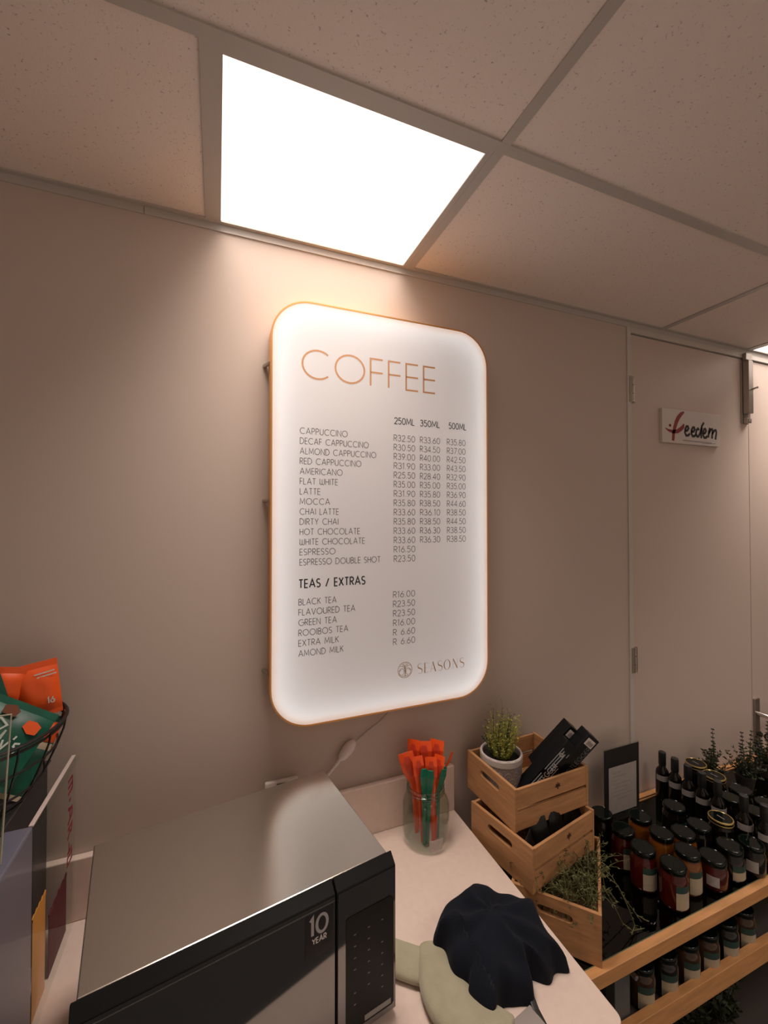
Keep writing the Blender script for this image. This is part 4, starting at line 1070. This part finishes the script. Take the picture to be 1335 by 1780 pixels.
# snack bags
bag_g = mat('green_bag_film', (.0,.13,.075), rough=.42, var=.5, vscale=14, color2=(.0,.045,.03))
bag_o = mat('orange_bag_film', (.80,.10,.012), rough=.42)
whitep = mat('bag_white_print', (.55,.60,.55), rough=.5)
brownp = mat('bag_brown_print', (.16,.05,.02), rough=.5)
cdir = V(.36,-.93,.12).normalized()
def frame(c, facing, roll_):
    nz = (facing).normalized(); ax = Z_.cross(nz).normalized(); ay = nz.cross(ax)
    a = ax*math.cos(roll_)+ay*math.sin(roll_); b = ay*math.cos(roll_)-ax*math.sin(roll_)
    return a, b, nz
def bag(label, c, facing, roll_, w_, h_, th_, m, seal_m, extras=None):
    ax, ay, nz = frame(c, facing, roll_)
    t = thing('snack_bag', label, 'snack bag', c, 'snack bags in the wire basket')
    mb = MB(); pouch(mb, c, ax, ay, w_, h_, th_, 9); pb_ = mb.build('pouch', m, t, smooth=True)
    MB().obox(c+ay*(h_/2+.006), ax, ay, nz, (w_/2,.0065,.0008)).build('seal', seal_m, t); MB().obox(c-ay*(h_/2+.004), ax, ay, nz, (w_/2,.0045,.0008)).build('seal', seal_m, t)
    if extras: extras(t, c, ax, ay, nz, th_)
    return t
def big_print(t, c, ax, ay, nz, th_):
    mb = MB(); O = c+nz*(th_*.5+.0030)
    R_ = lambda pts, w_=.0034: mb.ribbon(pts, w_, O, ax, ay, 0)
    R_([(-.070,.020),(-.045,.034),(-.012,.036),(.004,.028),(-.004,.016),(-.022,.020),(-.018,.036)])   # flourish
    R_([(-.048,.020),(-.052,-.010)]); R_([(-.062,.016),(-.036,.022)])                                  # T
    R_([(-.036,.006),(-.038,-.010)]); R_([(-.037,0),(-.028,.006)])                                     # r
    R_([(-.024,.004),(-.025,-.008),(-.016,-.010),(-.012,.004),(-.012,-.010)])                          # u
    R_([(.006,.002),(-.002,.004),(-.004,-.008),(.004,-.009),(.008,.020)]); R_([(.008,.020),(.008,-.010)])  # d
    R_([(.014,.004),(.018,-.008)]); R_([(.026,.006),(.014,-.026)])                                     # y
    R_([(.031,.016),(.029,.009)])                                                                      # '
    R_([(.044,.006),(.036,.004),(.036,-.001),(.043,-.004),(.042,-.010),(.034,-.011)])                  # s
    R_([(-.055,-.026),(-.030,-.030),(.010,-.034)], .0026)
    mb.build('brand_script', whitep, t)
    mb = MB(); O2 = c+nz*(th_*.5+.0026)
    mb.ribbon([(-.020,.052),(-.004,.054),(.008,.050)], [.014,.020,.012], O2, ax, ay, 0); mb.build('picture_print', brownp, t); mb = MB(); mb.ribbon([(-.075,-.050),(-.055,-.052),(-.030,-.054)], [.016,.024,.014], O2, ax, ay, 0)
    mb.build('picture_print', brownp, t)
    mb = MB(); mb.ribbon([(.030,.040),(.045,.036),(.058,.034)], [.014,.024,.016], O2, ax, ay, 0); mb.build('orange_flash', bag_o, t)
bag('large green snack bag with white script at the front of the basket', V(-.408,-.180,ZC-.436), V(.40,-.88,.45), -.66, .150, .125, .030, bag_g, bag_g, big_print)
def small16(t, c, ax, ay, nz, th_):
    mb = MB(); lettering(mb, '16', c+nz*(th_*.5+.002)+ax*.012-ay*.030, ax, ay, .012, .0022, gap=.2); 
    for r in range(2): mb.ribbon([(-.005+.004*r,.036-.007*r),(.030+.003*r,.038-.007*r)], .0026, c+nz*(th_*.35+.002), ax, ay, 0)
    mb.build('white_print', whitep, t)
bag('orange snack bag standing upright behind the green one', V(-.362,-.095,ZC-.378), V(.33,-.93,.10), .10, .074, .098, .020, bag_o, bag_o, small16)
bag('small orange snack bag with hang hole at the back left of the basket', V(-.412,-.115,ZC-.358), V(.36,-.93,.1), -.25, .052, .060, .014, bag_o, bag_o)
bag('dark green snack bag at the far left of the basket', V(-.455,-.145,ZC-.362), V(.36,-.93,.2), .25, .100, .110, .022, bag_g, bag_g)
bag('green snack bag under the large one, low in the basket', V(-.405,-.155,ZC-.500), V(.40,-.80,.55), -.6, .130, .085, .026, bag_g, mat('cream_film', (.45,.36,.24), rough=.4))
bag('orange snack bag lying against the right end of the basket', V(-.362,-.100,ZC-.462), V(.45,-.80,.5), -.5, .078, .042, .018, bag_o, bag_g)
# small clear sheet standing before the basket
sh = thing('acrylic_sheet', 'thin clear acrylic sheet standing in front of the wire basket', 'acrylic sheet', (-.40,-.38,CT))
p = [V(-.315,-.36,ZC-.324),V(-.327,-.36,CT+.0005),V(-.56,-.36,CT+.0005),V(-.56,-.36,ZC-.324)]
MB().prism([q+V(0,.002,0) for q in p], (0,-.004,0)).build('sheet', thin_glass('clear_sheet', (.97,.98,.97), gloss=.0), sh)
MB().tube([p[3],p[0],p[1]], .0017, 6).build('polished_edge', mat('sheet_edge', (.45,.42,.33), rough=.2, coat=.5), sh)
